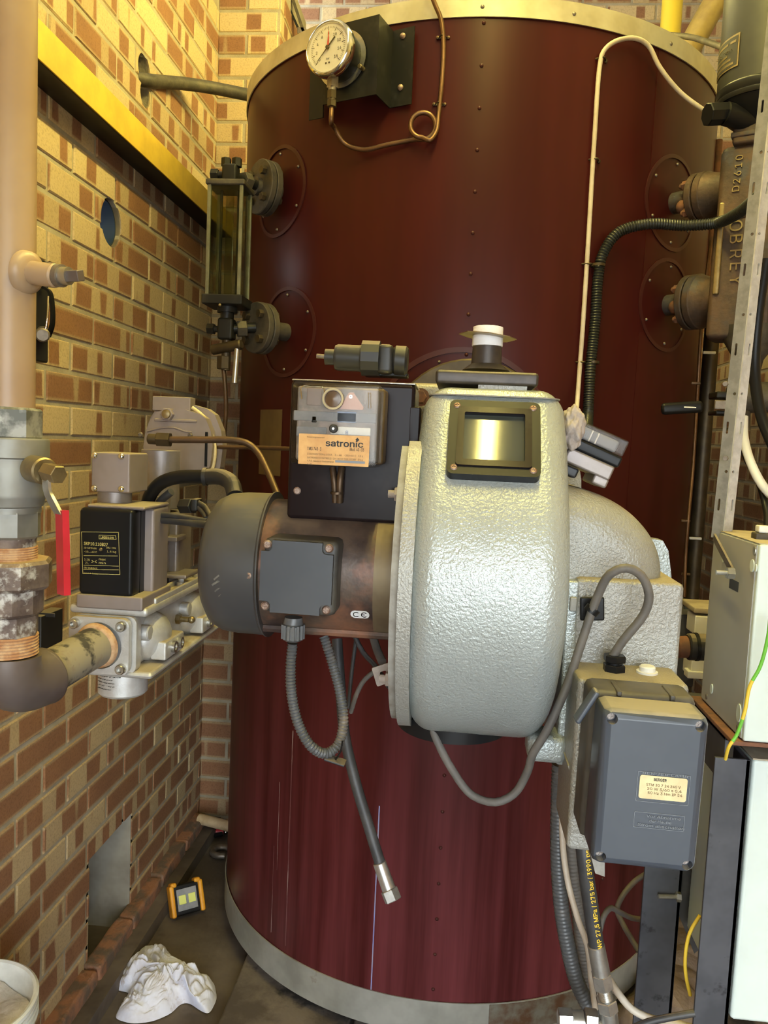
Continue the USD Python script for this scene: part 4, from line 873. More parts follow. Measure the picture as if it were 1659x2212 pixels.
un.add('tail_thread', lathe([(i * .002, .035 + (.0012 if i % 2 else 0)) for i in range(14)], o3 + V(0, 0, zz_(1368)), up_, 40), 'thread_seal', 40)
FL = at(212, 1393, 1.14)
el = T('elbow_pipe', 'brown steel elbow and sooty nipple leading from union to gas valve block', 'pipe', (PXX, PYY_, zz_(1500)))
zc_ = at(45, 1492, .96)[2]
ep = [V(PXX, PYY_, zz_(1415)), V(PXX, PYY_, zz_(1440)), V(PXX + .002, PYY_ + .008, zz_(1470)), V(PXX + .006, PYY_ + .03, zc_ + .006), V(PXX + .012, PYY_ + .062, zc_ + .004)]
nd = nrm(V(FL[0], FL[1], FL[2]) - V(PXX + .012, PYY_ + .062, zc_ + .004))
el.add('elbow', tube(ep, .0395, 40, .004), 'elbow_brown', 60)
ee = ep[-1]; el.add('weld_bead', lathe([(0, .039), (.004, .0405), (.008, .038), (.011, .031)], ee - nd * .004, nd, 40), 'elbow_brown', 60)
el.add('nipple', cyl(ee, FL, .0305, 40), 'nipple_sooty', 60)
el.add('thread_seal', lathe([(0, .0312), (.004, .0345), (.010, .0355)], FL - nd * .012, nd, 36), 'thread_seal', 60, label='orange jointing paste ring')

# ================================================================ double gas valve block
vb = T('gas_valve_block', 'cast aluminium double gas valve block with black actuator along the brick wall', 'gas valve', V(FL[0], 1.3, FL[2] - .08))
VY = 1.14; kV = VY / FPX
f0, f1_ = at(149, 1330, VY), at(277, 1460, VY); fcx, fcz = (f0[0] + f1_[0]) / 2, (f0[2] + f1_[2]) / 2; fw_, fh_ = f1_[0] - f0[0], f0[2] - f1_[2]
fp = rrect(fw_, fh_, .012).difference(__import__('shapely').geometry.Point(0, 0).buffer(.036))
fl_ = vb.add('inlet_flange', tf(prism(fp, .010), FRONT(V(fcx, VY + .010, fcz))), 'alloy_cast', 30)
vb.add('flange_back', tf(prism(rrect(fw_ + .004, fh_ + .002, .012), .018), FRONT(V(fcx + .004, VY + .032, fcz))), 'alloy_cast', 30)
for sx, sy in ((-1, 1), (1, 1), (1, -1), (-1, -1)):
    q = V(fcx + sx * (fw_ / 2 - .0105), VY, fcz + sy * (fh_ / 2 - .0105))
    vb.add('flange_bolt', lathe([(0, .0078), (.009, .0078), (.0105, .0066), (.0105, .0042), (.006, .004), (.006, .0005)], q + V(0, .001, 0), (0, -1, 0), 20), 'steel', 40, parent=fl_)
zt_, zb_ = fcz + fh_ / 2, fcz - fh_ / 2; bx0, bx1 = fcx - fw_ / 2 + .004, fcx + fw_ / 2 - .002; BYE = 1.52
vb.add('body', bb(V(bx0, VY + .03, zb_ + .002), V(bx1, BYE, zt_ + .004), .008), 'alloy_cast', 30)
tp = [(at(150, 1322, VY + .02)[0], VY + .015), (at(330, 1322, VY + .02)[0], VY + .015)]
tpx0, tpx1 = at(150, 1322, VY + .02)[0], at(335, 1322, VY + .02)[0] - .012
ztp = at(240, 1318, VY + .02)[2]
vb.add('top_plate', bb(V(tpx0, VY + .018, ztp - .008), V(tpx1, BYE, ztp + .006), .005), 'alloy_cast', 30)
vb.add('top_rim', cat(*[bb(V(x_, VY + .06, ztp + .004), V(x_ + .006, BYE - .01, ztp + .014), .002) for x_ in (tpx1 - .008, tpx1 - .034)]), 'alloy_cast', 30)
for yy in (1.19, 1.275, 1.36, 1.45): vb.add('plate_bolt', cat(cyl((tpx1 - .018, yy, ztp + .004), (tpx1 - .018, yy, ztp + .013), .009, 18), hexn((tpx1 - .018, yy, ztp + .012), (tpx1 - .018, yy, ztp + .021), .0058)), 'alloy_cast', 30)
zbp = at(270, 1460, VY)[2]
vb.add('bottom_plate', bb(V(bx0 - .004, VY + .012, zbp - .008), V(bx1 + .034, BYE, zbp + .003), .006), 'alloy_cast', 30)
# side bulges, plugs and bolted bosses
for i, yy in enumerate((1.235, 1.42)):
    vb.add('side_dome', tf(trimesh.creation.icosphere(3, 1), np.array([[.034, 0, 0, bx1 - .004], [0, .05, 0, yy], [0, 0, .04, fcz - .004], [0, 0, 0, 1]])), 'alloy_cast', 60)
    bs = vb.add('side_boss', bb(V(bx1 + .010, yy - .03, fcz - .036), V(bx1 + .036, yy + .055, fcz - .006), .003), 'alloy_cast', 30)
    for q in (0, 1): vb.add('cap_screw', lathe([(0, .0095), (.007, .0095), (.007, .0055), (.003, .005), (.003, .0005)], V(bx1 + .035, yy + .0 + q * .03, fcz - .020), (1, 0, 0), 18), 'steel', 40, parent=bs)
    vb.add('plug', cyl(V(bx1 - .002, yy - .045, fcz + .012), V(bx1 + .016, yy - .045, fcz + .012), .0125, 20, .002), 'alloy_cast', 40)
q = at(355, 1335, 1.35); vb.add('test_nipple', cat(cyl(q, q + V(.02, 0, 0), .0125, 20), hexn(q + V(.02, 0, 0), q + V(.03, 0, 0), .009), cyl(q + V(.03, 0, 0), q + V(.045, 0, 0), .005, 12), ball(q + V(.05, 0, 0), .0065)), 'brass_old', 40)
for i, (px, py, yy, rr, h) in enumerate(((266, 1470, 1.215, .039, .046), (352, 1430, 1.41, .036, .038))):
    q = at(px, py, yy); q[2] = zbp - .006
    cp = vb.add('bottom_cap', lathe([(0, rr), (h - .004, rr), (h, rr - .004)], q, (0, 0, -1), 48), 'alloy_cast', 40)
    if i == 0:
        for k, s in enumerate(('LANDIS & GYR', 'VGD20.503', 'p max 600 mbar', 'Ta -10 ... 60 C', 'Made in Germany')):
            tx = text(s, .0030, V(0, 0, 0), depth=.0003, width=(.042, .03, .033, .033, .028)[k]); z0 = -.009 - k * .0052
            def wr(x, y, z): a = (x - .030) / rr; return V(q[0] + (rr + .0004 + z) * math.sin(a), q[1] - (rr + .0004 + z) * math.cos(a), q[2] + z0 + y)
            vb.add('lettering', wrap(tx, wr), 'ink', False, parent=cp)
# front actuator: black cover, cast body, top cube
AYF = 1.155
a0_, a1_ = at(170, 1096, AYF), at(287, 1291, AYF)
blk = vb.add('actuator_cover', bb(V(a0_[0], AYF, a1_[2]), V(a1_[0] - .002, AYF + .035, a0_[2]), .006), 'black_plastic', 35, label='black actuator cover')
tri = [(AYF + .034, a0_[2]), (AYF + .085, a0_[2] + .002), (AYF + .06, a1_[2]), (AYF + .034, a1_[2])]
vb.add('actuator_wedge', tf(prism(tri, a1_[0] - a0_[0] - .006), frame(V(a0_[0] + .003, 0, 0), (0, 1, 0), (0, 0, 1))), 'black_plastic', 30)
vb.add('actuator_body', bb(V(a0_[0] + .004, AYF + .05, ztp), V(a1_[0] + .012, AYF + .115, a0_[2] - .001), .005), 'alloy_pink', 30)
vb.add('actuator_foot', bb(V(a0_[0] - .002, AYF - .002, ztp + .002), V(a1_[0] + .016, AYF + .12, a1_[2] + .001), .003), 'alloy_pink', 30)
vb.add('actuator_top', bb(V(a0_[0] + .008, AYF + .01, a0_[2] - .001), V(a1_[0] + .012, AYF + .115, a0_[2] + .005), .003), 'alloy_pink', 30)
LYV = AYF - .0005
def vt(s, h, px, py, w=None, bold=False, y=LYV): vb.add('lettering', text(s, h * 1.155 / FPX, at(px, py, y), depth=.0002, bold=bold, width=w and w * 1.155 / FPX), 'ink_gold', False, parent=blk)
def vline(pts): vb.add('printed_line', prism(LineString([(p[0], p[2]) for p in [at(x, y, LYV) for x, y in pts]]).buffer(.00035), .0002, frame(V(0, LYV, 0), (1, 0, 0), (0, 0, 1))), 'ink_gold', False, parent=blk)
vline([(176, 1149), (256, 1150), (259, 1241), (179, 1239), (176, 1149)]); vline([(181, 1200), (254, 1201)]); vline([(181, 1221), (256, 1223)]); vline([(181, 1230), (256, 1231)])
vline([(214, 1156), (250, 1157), (251, 1165), (214, 1164), (214, 1156)])
vt('LANDIS & GYR', 5, 217, 1163, 31, True); vt('SKP10.110B27', 7, 181, 1177, 56, True); vt('220-240V 50-60Hz', 4, 181, 1185, 30); vt('IP54  13VA', 4, 230, 1185, 22); vt('-10...+60 C', 4, 181, 1193, 30); vt('1,5 kg', 4, 230, 1193, 22)
vt('1-3 N', 5, 182, 1211, 12); vt('2 L', 5, 184, 1218, 8); vt('><', 9, 197, 1216, 12); vt('max', 5, 213, 1210, 16); vt('min', 5, 213, 1218, 16); vt('DIN-DVGW 84.01', 4, 181, 1228, 32); vt('Made in W. Germany', 3, 181, 1239, 34)
q = at(218, 1187, AYF - .001); vb.add('label_screw', screw(q, (0, -1, 0), .0028), 'brass_old', 30, parent=blk)
tc = bb(at(197, 976, 1.19), at(279, 1066, 1.19) + V(0, .075, 0), .003); cb = vb.add('top_cube', tc, 'alloy_pink', 30)
for px, py in ((204, 984), (262, 986), (204, 1055), (262, 1056)): vb.add('screw', lathe([(0, .0052), (.002, .0048), (.0038, .003)], at(px, py, 1.1895), (0, -1, 0), 16), 'chrome', 50, parent=cb)
cbx = at(248, 1075, 1.225); vb.add('cube_boss', cyl(V(cbx[0], 1.225, at(0, 1085, 1.225)[2] - .004), V(cbx[0], 1.225, at(248, 1064, 1.2)[2] + .004), .0265, 32, .002), 'alloy_plain', 40)
# rear actuator tower
q = at(347, 1000, 1.40); zA, zB = at(347, 972, 1.40)[2], at(355, 1245, 1.40)[2]
vb.add('tower', cyl(V(q[0], 1.40, at(347, 1096, 1.4)[2]), V(q[0], 1.40, zA), .0345, 40, .001), 'alloy_plain', 40)
vb.add('tower_foot', bb(V(q[0] - .02, 1.375, ztp), V(q[0] + .045, 1.45, at(0, 1085, 1.4)[2]), .006), 'alloy_plain', 30)
vb.add('tower_column', cyl(V(q[0] + .008, 1.37, ztp), V(q[0] + .008, 1.37, zB + .15), .022, 28), 'alloy_plain', 40)
vb.add('tower_flange', bb(at(325, 1157, 1.345), at(382, 1171, 1.345) + V(0, .05, 0), .002), 'alloy_plain', 30); vb.add('tower_bolt', cat(hexn(at(358, 1158, 1.35), at(358, 1152, 1.35), .006), hexn(at(358, 1171, 1.35), at(358, 1178, 1.35), .005)), 'dull_steel', 30)
vb.add('tower_base', bb(at(325, 1238, 1.345), at(402, 1252, 1.345) + V(0, .07, 0), .003), 'alloy_plain', 30)

# round regulator behind
RY = 1.50; kR = RY / FPX
rg = T('diaphragm_regulator', 'dull pinkish cast diaphragm regulator standing behind the gas valve actuators', 'regulator', at(385, 1060, 1.53))
og = [(302, 965), (306, 935), (318, 900), (332, 880), (352, 873), (405, 872), (440, 882), (458, 895), (472, 930), (476, 965), (470, 1010), (452, 1040), (330, 1045), (308, 1010)]
pts2 = np.array([at(x, y, RY)[[0, 2]] for x, y in og]); gpoly = Polygon(pts2).buffer(.006).buffer(-.006)
rg.add('rear_half', tf(prism(gpoly, .028), frame(V(0, RY + .045, 0), (1, 0, 0), (0, 0, 1))), 'alloy_pink', 30)
rg.add('front_half', tf(prism(gpoly.buffer(-.012), .03), frame(V(0, RY + .02, 0), (1, 0, 0), (0, 0, 1))), 'alloy_pink', 30)
rg.add('rim_strip', tube([at(x, y, RY + .005) for x, y in ((415, 880), (440, 900), (455, 930), (464, 965), (462, 1000), (450, 1035))], .0035, 8), 'sticker_gold', 60, label='pale rim edge')
rg.add('lettering_panel', bb(at(332, 903, RY - .012), at(425, 914, RY - .012) + V(0, .01, 0), .002), 'alloy_pink', 30)
rg.add('face_panel', bb(at(318, 918, RY - .009), at(418, 1040, RY - .009) + V(0, .01, 0), .004), 'alloy_pink', 30)
rg.add('top_tab', bb(at(329, 855, RY + .0), at(411, 890, RY) + V(0, .03, 0), .002), 'alloy_pink', 30)
q = at(364, 895, RY - .008); rg.add('boss', hexn(q + V(0, .01, 0), q + V(0, -.012, 0), .013, 6), 'alloy_pink', 30)
rg.add('boss_screw', lathe([(0, .009), (.004, .008), (.005, .003)], q + V(0, -.012, 0), (0, -1, 0), 16), 'brass_old', 40)
for px, py in ((304, 939), (411, 941)): rg.add('screw', screw(at(px, py, RY - .011), (0, -1, 0), .005, .004), 'dull_steel', 30)
rg.add('pressed_rib', tube([at(x, y, RY - .010) for x, y in ((318, 932), (345, 925), (375, 924), (400, 932), (415, 934))], .0022, 6), 'alloy_pink', 60)
rg.add('slot', bb(at(443, 933, RY - .011), at(447, 1008, RY - .011) + V(0, .004, 0), .0005), 'black_plastic', 30)

# sensing tube, black feed hose, glands
sn = T('sensing_tube', 'thin bronze tube with nut crossing in front of the regulator to the boiler', 'pipe', at(450, 960, 1.36))
SNY = 1.36; sn.add('tube', tube([at(365, 950, SNY), at(440, 950, SNY), at(505, 951, SNY), at(535, 958, SNY), at(555, 975, SNY), at(577, 1015, SNY - .02), at(602, 1075, SNY - .05)], 7.5 * SNY / FPX, 12), 'copper_dark', 60)
sn.add('nut', cat(hexn(at(340, 949, SNY), at(368, 950, SNY), .0135), cyl(at(320, 948, SNY), at(342, 949, SNY), .0095, 16, .002)), 'dark_bronze', 30)
sn2 = T('rear_tube', 'thin pale tube running behind the bronze tube to the control box', 'pipe', at(560, 968, 1.5)); sn2.add('tube', tube([at(470, 966, 1.52), at(560, 967, 1.5), at(640, 970, 1.45)], .0042, 10), 'copper_dark', 60)
fh = T('feed_hose', 'thick black hose with grey elbow arching from actuator to behind the motor cowl', 'hose', at(400, 1040, 1.27))
fh.add('hose', tube([at(316, 1110, 1.29), at(322, 1075, 1.28), at(345, 1045, 1.27), at(385, 1031, 1.26), at(450, 1030, 1.25)], 15 * 1.27 / FPX, 18), 'black_plastic', 60)
fh.add('elbow', tube([at(444, 1030, 1.25), at(475, 1030, 1.24), at(500, 1044, 1.22), at(508, 1072, 1.2)], 18 * 1.24 / FPX, 18), 'dusty_black', 60); fh.add('elbow_lip', cyl(at(440, 1030, 1.25), at(448, 1030, 1.25), 20 * 1.25 / FPX, 20), 'dusty_black', 40)
fh.add('inner_hose', tube([at(335, 1115, 1.3), at(345, 1085, 1.29), at(370, 1062, 1.28)], 9 * 1.28 / FPX, 12), 'rubber_cable', 60)
ac = T('actuator_cables', 'pair of dusty cables from the black hexagonal gland to the motor', 'cable', at(390, 1130, 1.22))
q0 = at(296, 1118, 1.25)
ac.add('gland', cat(hexn(q0, at(330, 1119, 1.24), .0165), cyl(at(328, 1119, 1.24), at(334, 1119, 1.24), .013, 20), hexn(at(333, 1119, 1.24), at(343, 1120, 1.24), .0165)), 'black_plastic', 30)
ac.add('cable', tube([at(342, 1112, 1.24), at(380, 1115, 1.22), at(448, 1127, 1.18)], .0048, 10), 'rubber_cable', 60); ac.add('cable', tube([at(342, 1123, 1.24), at(380, 1126, 1.22), at(448, 1134, 1.17)], .0058, 10), 'rubber_cable', 60)
ac2 = T('tower_cables', 'small dusty gland with two curved cables beside the rear actuator tower', 'cable', at(420, 1100, 1.36))
q0 = at(393, 1093, 1.38); ac2.add('gland', cat(hexn(q0, at(418, 1093, 1.37), .0145), rbox(at(425, 1090, 1.365), (.012, .03, .022), .003)), 'dusty_black', 30)
ac2.add('cable', tube([at(428, 1086, 1.36), at(442, 1094, 1.34), at(452, 1110, 1.3), at(458, 1125, 1.26)], .0046, 10), 'rubber_cable', 60); ac2.add('cable', tube([at(426, 1094, 1.36), at(436, 1104, 1.34), at(446, 1120, 1.3)], .004, 10), 'rubber_cable', 60)

# ================================================================ fittings on the upper boiler
# pressure gauge on its bent bracket
GO = onb(778, 125); gn_ = bn(GO); gt = nrm(np.cross(V(0, 0, 1), gn_)); gt = gt if gt[0] > 0 else -gt
GB = lambda t, n, z: GO + gt * t + gn_ * n + V(0, 0, z)
br = T('gauge_bracket', 'black bent steel bracket bolted to the upper boiler behind the pressure gauge', 'bracket', GO)
def bent(pts, z0, z1, th=.003):
    poly = LineString(pts).buffer(th / 2, cap_style=2, join_style=2)
    return prism(poly, z1 - z0, np.array([[gt[0], gn_[0], 0, GO[0]], [gt[1], gn_[1], 0, GO[1]], [0, 0, 1, GO[2] + z0], [0, 0, 0, 1]]))
def onplane(px, py, P, n): d = ray(px, py); return CAM + d * (np.dot(P - CAM, n) / np.dot(d, n))
def tl(px, py, off): q = onplane(px, py, GO + gn_ * off, gn_) - GO; return float(np.dot(q, gt)), float(q[2])
tR, tF = tl(892, 130, .004), tl(845, 130, .004); tE, zE0 = tl(812, 200, .075); _, zE1 = tl(813, 33, .075)
Lx = tl(735, 120, .075)[0]
bm = bent([(tR[0], .002), (tF[0], .002), (tE, .075), (tE - .135, .075), (tE - .175, .016), (tE - .215, .016)], zE0 - .004, zE1)
bm.fix_normals(); br.add('plate', bm, 'black_paint', 20)
for px, py in ((870, 78), (865, 189)): br.add('bolt', lathe([(0, .007), (.003, .006), (.005, .002)], onplane(px, py, GO + gn_ * .0045, gn_), gn_, 14), 'screw_rusty', 50)
q = onplane(785, 150, GO + gn_ * .077, gn_); br.add('stud', cat(cyl(q - gt * .0, q + gn_ * .018, .005, 12, .001)), 'brass_old', 40, label='brass fixing stud')
ga = T('pressure_gauge', 'round white dial pressure gauge with polished rim high on the boiler', 'gauge', at(712, 103, 1.72))
gcn = nrm(gn_ + V(-.0, 0, .0)); Gc = onplane(710, 104, GO + gn_ * .135, gn_); gR = .0585
GA = frame(Gc, gt, V(0, 0, 1))
if np.dot(GA[:3, 2], gn_) < 0: GA = frame(Gc, -gt, V(0, 0, 1))
gx = GA[:3, 0]
ga.add('case', lathe([(0, .050), (.012, .052), (.05, .052)], Gc - gn_ * .052, gn_, 48), 'black_paint', 40)
ga.add('back_flange', lathe([(0, .061), (.002, .061)], Gc - gn_ * .054, gn_, 48), 'steel', 40)
ga.add('bezel', lathe([(0, .052), (.001, gR), (.014, gR), (.019, gR - .003), (.021, gR - .006), (.019, gR - .0085), (.012, gR - .009)], Gc - gn_ * .014, gn_, 64), 'chrome', 50, label='polished bezel')
di = ga.add('dial', cyl(Gc + gn_ * .0005, Gc + gn_ * .002, gR - .009, 48), 'dial_white', 30, label='white dial with scale')
def dial(poly, m, h=.0024, name='marking'): ga.add(name, prism(poly, .0003, GA @ frame(V(0, 0, h), (1, 0, 0), (0, 1, 0))), m, False, parent=di)
from shapely.ops import unary_union
ticks = []
for i in range(51):
    a = math.radians(225 - 270 * i / 50); r0 = .036 if i % 5 == 0 else .0395
    ticks.append(LineString([(r0 * math.cos(a), r0 * math.sin(a)), (.043 * math.cos(a), .043 * math.sin(a))]).buffer(.0003 if i % 5 else .0006))
for tk in ticks: pass
ga.add('scale_ticks', cat(*[prism(p, .0003, GA @ frame(V(0, 0, .0024), (1, 0, 0), (0, 1, 0))) for p in ticks]), 'ink', False, parent=di, kind='stuff')
for i, s in enumerate(('0', '2', '4', '6', '8', '10', '12', '14', '16')):
    a = math.radians(225 - 270 * i / 8); t = meshkit.text_mesh(s, .0058, .0003); c = (t.bounds[0] + t.bounds[1]) / 2
    t.vertices -= [c[0], c[1], 0]; t.vertices += [.0295 * math.cos(a), .0295 * math.sin(a), .0024]; ga.add('numeral', tf(t, GA), 'ink', False, parent=di)
t = meshkit.text_mesh('bar', .004, .0003); t.vertices += [-.004, -.024, .0024]; ga.add('numeral', tf(t, GA), 'ink_grey', False, parent=di)
for sx in (-.004, .004): dial(__import__('shapely').geometry.Point(sx, -.031).buffer(.002), 'ink')
def needle(ang, r, back, w, m, h, name):
    a = math.radians(ang); d = np.array([math.cos(a), math.sin(a)]); n = np.array([-d[1], d[0]])
    p = [tuple(d * -back - n * w), tuple(d * -back + n * w), tuple(d * r + n * .0004), tuple(d * r - n * .0004)]
    ga.add(name, prism(p, .0008, GA @ frame(V(0, 0, h), (1, 0, 0), (0, 1, 0))), m, False)
needle(225, .036, .026, .0018, 'ink', .0045, 'needle'); needle(88, .034, .0, .0026, 'needle_red', .0034, 'limit_pointer')
ga.add('hub', cyl(Gc + gn_ * .003, Gc + gn_ * .007, .004, 16), 'ink', 40)
ga.add('glass', cyl(Gc + gn_ * .0075, Gc + gn_ * .0085, gR - .0088, 48), 'gauge_glass', 40)
sb = Gc - gn_ * .02 + V(0, 0, -.05)
ga.add('stem', cat(hexn(sb, sb + V(0, 0, -.024), .0125, 4), cyl(sb + V(0, 0, -.022), sb + V(0, 0, -.030), .009, 16)), 'dull_steel', 30)
ga.add('swivel_nut', cat(hexn(sb + V(0, 0, -.03), sb + V(0, 0, -.048), .011), cyl(sb + V(0, 0, -.047), sb + V(0, 0, -.052), .0095), hexn(sb + V(0, 0, -.051), sb + V(0, 0, -.064), .0105)), 'dark_bronze', 30)
# siphon tube
sp_ = T('gauge_siphon_tube', 'bent copper gauge tube with a round pigtail loop on the boiler front', 'pipe', onb(915, 275, .02))
s0 = sb + V(0, 0, -.064)
pp = [s0, s0 + V(.0, .0, -.03), onb(722, 275, .06), onb(745, 310, .035), onb(785, 323, .02), onb(840, 312, .014), onb(900, 301, .012)]
lc = onb(914, 274, .014); lt_x = nrm(V(1, .0, 0)); lr = .0275
for a in np.arange(-90, 276, 24): pp.append(lc + V(lr * math.cos(math.radians(a)), -.004 - .012 * ((a + 90) / 366), lr * math.sin(math.radians(a))))
pp = pp[:7] + [lc + V(lr * math.cos(math.radians(a)), -.002 - .010 * ((a + 90) / 360), lr * math.sin(math.radians(a))) for a in np.arange(-90, 271, 24)]
pp += [onb(928, 303, .028), onb(942, 285, .02), onb(947, 250, .012), onb(955, 170, .010), onb(958, 90, .010), onb(952, 40, .014), onb(940, 10, .02), onb(925, -30, .03)]
sp_.add('tube', tube(pp, .0052, 12, .005), 'copper', 60)
for px, py in ((957, 82), (949, 226)):
    q = onb(px, py, .002); n = bn(q); sp_.add('clip', cat(rbox(q, (.03, .003, .006), .001, None), tube([q + V(-.009, -.002, 0), q + n * .014, q + V(.009, -.002, 0)], .0014, 6)), 'dark_bronze', 40)
    for sx in (-1, 1): sp_.add('clip_screw', lathe([(0, .004), (.002, .0035), (.003, .001)], q + V(sx * .012, -.0015, 0), n, 10), 'copper_dark', 50)

# white tube with clips on the right of the jacket
wt = T('white_tube', 'long white painted tube clipped down the boiler and arched over to the level control', 'pipe', onb(1280, 500, .008))
wp_ = [at(1240, 925, 1.30), onb(1246, 880, .04), onb(1252, 800, .010), onb(1260, 690, .0085), onb(1272, 500, .0085), onb(1284, 300, .0085), onb(1296, 140, .009), onb(1303, 112, .012), onb(1328, 90, .016), onb(1372, 83, .02), onb(1400, 98, .022), onb(1425, 145, .03), onb(1470, 200, .05), onb(1530, 245, .09)]
wt.add('tube', tube(wp_, .0052, 12, .008), 'white_pipe', 60)
for px, py in ((1297, 130), (1282, 347), (1267, 572), (1254, 783)):
    q = onb(px, py, .001); n = bn(q); tx = np.cross(n, V(0, 0, 1)); wt.add('clip', cat(tube([q + tx * .012, q + tx * .006 + n * .01, q + n * .0145, q - tx * .006 + n * .01, q - tx * .012], .0022, 6), lathe([(0, .0045), (.003, .004), (.004, .002)], q - tx * .013, n, 10)), 'dark_bronze', 40)
# black corrugated conduit
bc = T('black_conduit', 'thick black corrugated conduit climbing the boiler and bending right to the level control', 'conduit', onb(1290, 700, .02))
CP = [at(1268, 960, 1.45), onb(1270, 900, .03), onb(1276, 790, .017), onb(1286, 690, .015), onb(1292, 600, .015), onb(1302, 550, .018), onb(1335, 503, .03), onb(1400, 484, .06), onb(1480, 487, .10), at(1545, 482, 1.86), at(1590, 463, 1.78), at(1625, 436, 1.70), at(1650, 412, 1.64)]
bc.add('conduit', corr(CP, .0128, .0062, .0022, 14), 'conduit_black', 60)
for px, py in ((1292, 573), (1280, 783)):
    q = onb(px, py, .015); bc.add('clip', ring(q - V(0, 0, .003), q + V(0, 0, .003), .0155, .0128, 20), 'dark_bronze', 40)

# ---------------------------------------------------------------- water level glass at the left
sg = T('water_level_glass', 'dark cast water level gauge with tall glass case on the boiler side by the brick corner', 'gauge', onb(600, 560, .15))
flc = []
for (Pc, fpx, R_) in ((LU, (572, 398), .066), (LL, (560, 717), .062)):
    n = bn(Pc); d0 = n
    sg.add('stub_pipe', cyl(Pc, Pc + n * .07, .022, 28), 'cast_iron', 40)
    best = min(np.linspace(.03, .2, 60), key=lambda s: np.linalg.norm(np.array(fpx) - pxof(Pc + n * s)))
    F = Pc + n * best; flc.append((F, n)); 
    sg.add('flange', cyl(F - n * .018, F - n * .002, R_, 44, .002), 'cast_iron', 40); fl2 = sg.add('flange', cyl(F, F + n * .015, R_, 44, .002), 'cast_iron', 40)
    X, Y = perp(n)
    for k in range(4):
        a = math.radians(45 + 90 * k); c = F + (X * math.cos(a) + Y * math.sin(a)) * R_ * .68; sg.add('bolt', cat(hexn(c + n * .015, c + n * .027, .0105), hexn(c - n * .03, c - n * .018, .0105)), 'dark_bronze', 30, parent=fl2)
(FU, nU), (FLo, nL) = flc
gd = (nU + nL) / 2; gd = nrm(V(gd[0], gd[1], 0))
YG = at(490, 375, 1)[1]
# vertical glass axis: choose the depth where the flange normals meet the case
ax = FU + nU * .135; YG = ax[1]
cU, cL = at(497, 375, YG), at(492, 700, YG); kG = YG * 1.04 / FPX
gx0 = (cU[0] + cL[0]) / 2
zz2 = lambda py: at(490, py, YG)[2]
C = lambda py: V(gx0, YG, zz2(py))
gy = V(0, 1, 0); gxx = V(1, 0, 0)
CA = lambda py: frame(C(py), gxx, V(0, 0, 1))
fr_ = lambda w, d, p0, p1, r=.003: tf(rbox((0, 0, 0), (w, zz2(p0) - zz2(p1), d), r), CA((p0 + p1) / 2))
wG = 72 * kG; mat('post_green', (.17, .17, .11), (.12, .12, .08), 30, .4, .6, rough=.5, metal=.3)
sg.add('top_cap', fr_(wG * 1.12, wG * 1.12, 399, 411, .003), 'cast_iron', 30)
sg.add('bottom_cap', fr_(wG * 1.18, wG * 1.18, 643, 664, .003), 'black_paint', 30, label='black lower cap')
for sx in (-1, 1):
    for sy in (-1, 1):
        sg.add('corner_post', tf(rbox((sx * wG * .46, 0, sy * wG * .46), (wG * .10, zz2(409) - zz2(646), wG * .10), .001), CA(528)), 'post_green', 30)
for sx, sy, w, d in ((0, 1, wG * .84, .003), (0, -1, wG * .84, .003), (1, 0, .003, wG * .84), (-1, 0, .003, wG * .84)):
    sg.add('glass_pane', tf(box((sx * wG * .46, 0, sy * wG * .46), (w, zz2(410) - zz2(645), d)), CA(528)), 'sight_pane', False, label='dirty glass pane')
sg.add('gauge_tube', cyl(C(412), C(643), .0095, 20), 'sight_pane', 40, label='inner glass tube')
sg.add('side_rod', cyl(C(412) + gxx * wG * .25, C(643) + gxx * wG * .25, .0035, 10), 'black_paint', 40); sg.add('side_rod', cyl(C(412) - gxx * wG * .25, C(643) - gxx * wG * .25, .0035, 10), 'black_paint', 40)
for nm, py0, py1, w in (('upper_valve', 357, 399, .036), ('lower_valve', 688, 735, .038)):
    vp = sg.add(nm, fr_(w, w, py0, py1, .006), 'black_paint', 30)
    cz = C((py0 + py1) / 2)
    Fq, nq = (FU, nU) if nm[0] == 'u' else (FLo, nL)
    tgt = V(Fq[0], Fq[1], Fq[2])
    sg.add('arm', cyl(cz, tgt + nq * .012, .0125, 20), 'black_paint', 40, parent=vp); m_ = cz * .55 + tgt * .45; sg.add('arm_nut', hexn(m_ - nrm(tgt - cz) * .012, m_ + nrm(tgt - cz) * .012, .02), 'cast_iron', 30, parent=vp)
    q = cz - gxx * (.5 * w); s = -1 if pxof(cz - gxx * .05)[0] < pxof(cz)[0] else 1; sd = gxx * (1 if s == 1 else -1)
    sg.add('valve_plug', cat(cyl(cz + sd * .015, cz + sd * .034, .008, 16), hexn(cz + sd * .03, cz + sd * .048, .0135)), 'black_paint', 30, parent=vp)
for dx in (-.012, .014): q = C(357) + gxx * dx; sg.add('cap_nut', hexn(q - V(0, 0, .004), q + V(0, 0, .016), .012), 'black_paint', 30)
sg.add('neck', cyl(C(662), C(690), .016, 24), 'black_paint', 40); sg.add('neck_ring', cyl(C(664), C(676), .024, 24), 'black_paint', 40); q = at(475, 659, YG - .05); sg.add('cap_screw', ball(q, .004, 1), 'brass_old')
q0 = C(733); dc = at(484, 748, YG)
dk = sg.add('drain_cock', cat(cyl(q0, V(q0[0], q0[1], zz2(800)), .011, 20), cyl(at(458, 756, YG), at(522, 744, YG - .02), .0125, 20, .003), hexn(V(dc[0], YG, zz2(770)), V(dc[0], YG, zz2(798)), .0165)), 'dark_bronze', 40, label='bronze drain cock')
sg.add('cock_handle', cyl(at(512, 752, YG - .02), at(507, 828, YG - .02), .0065, 14, .001, .0075), 'steel', 40, parent=dk)
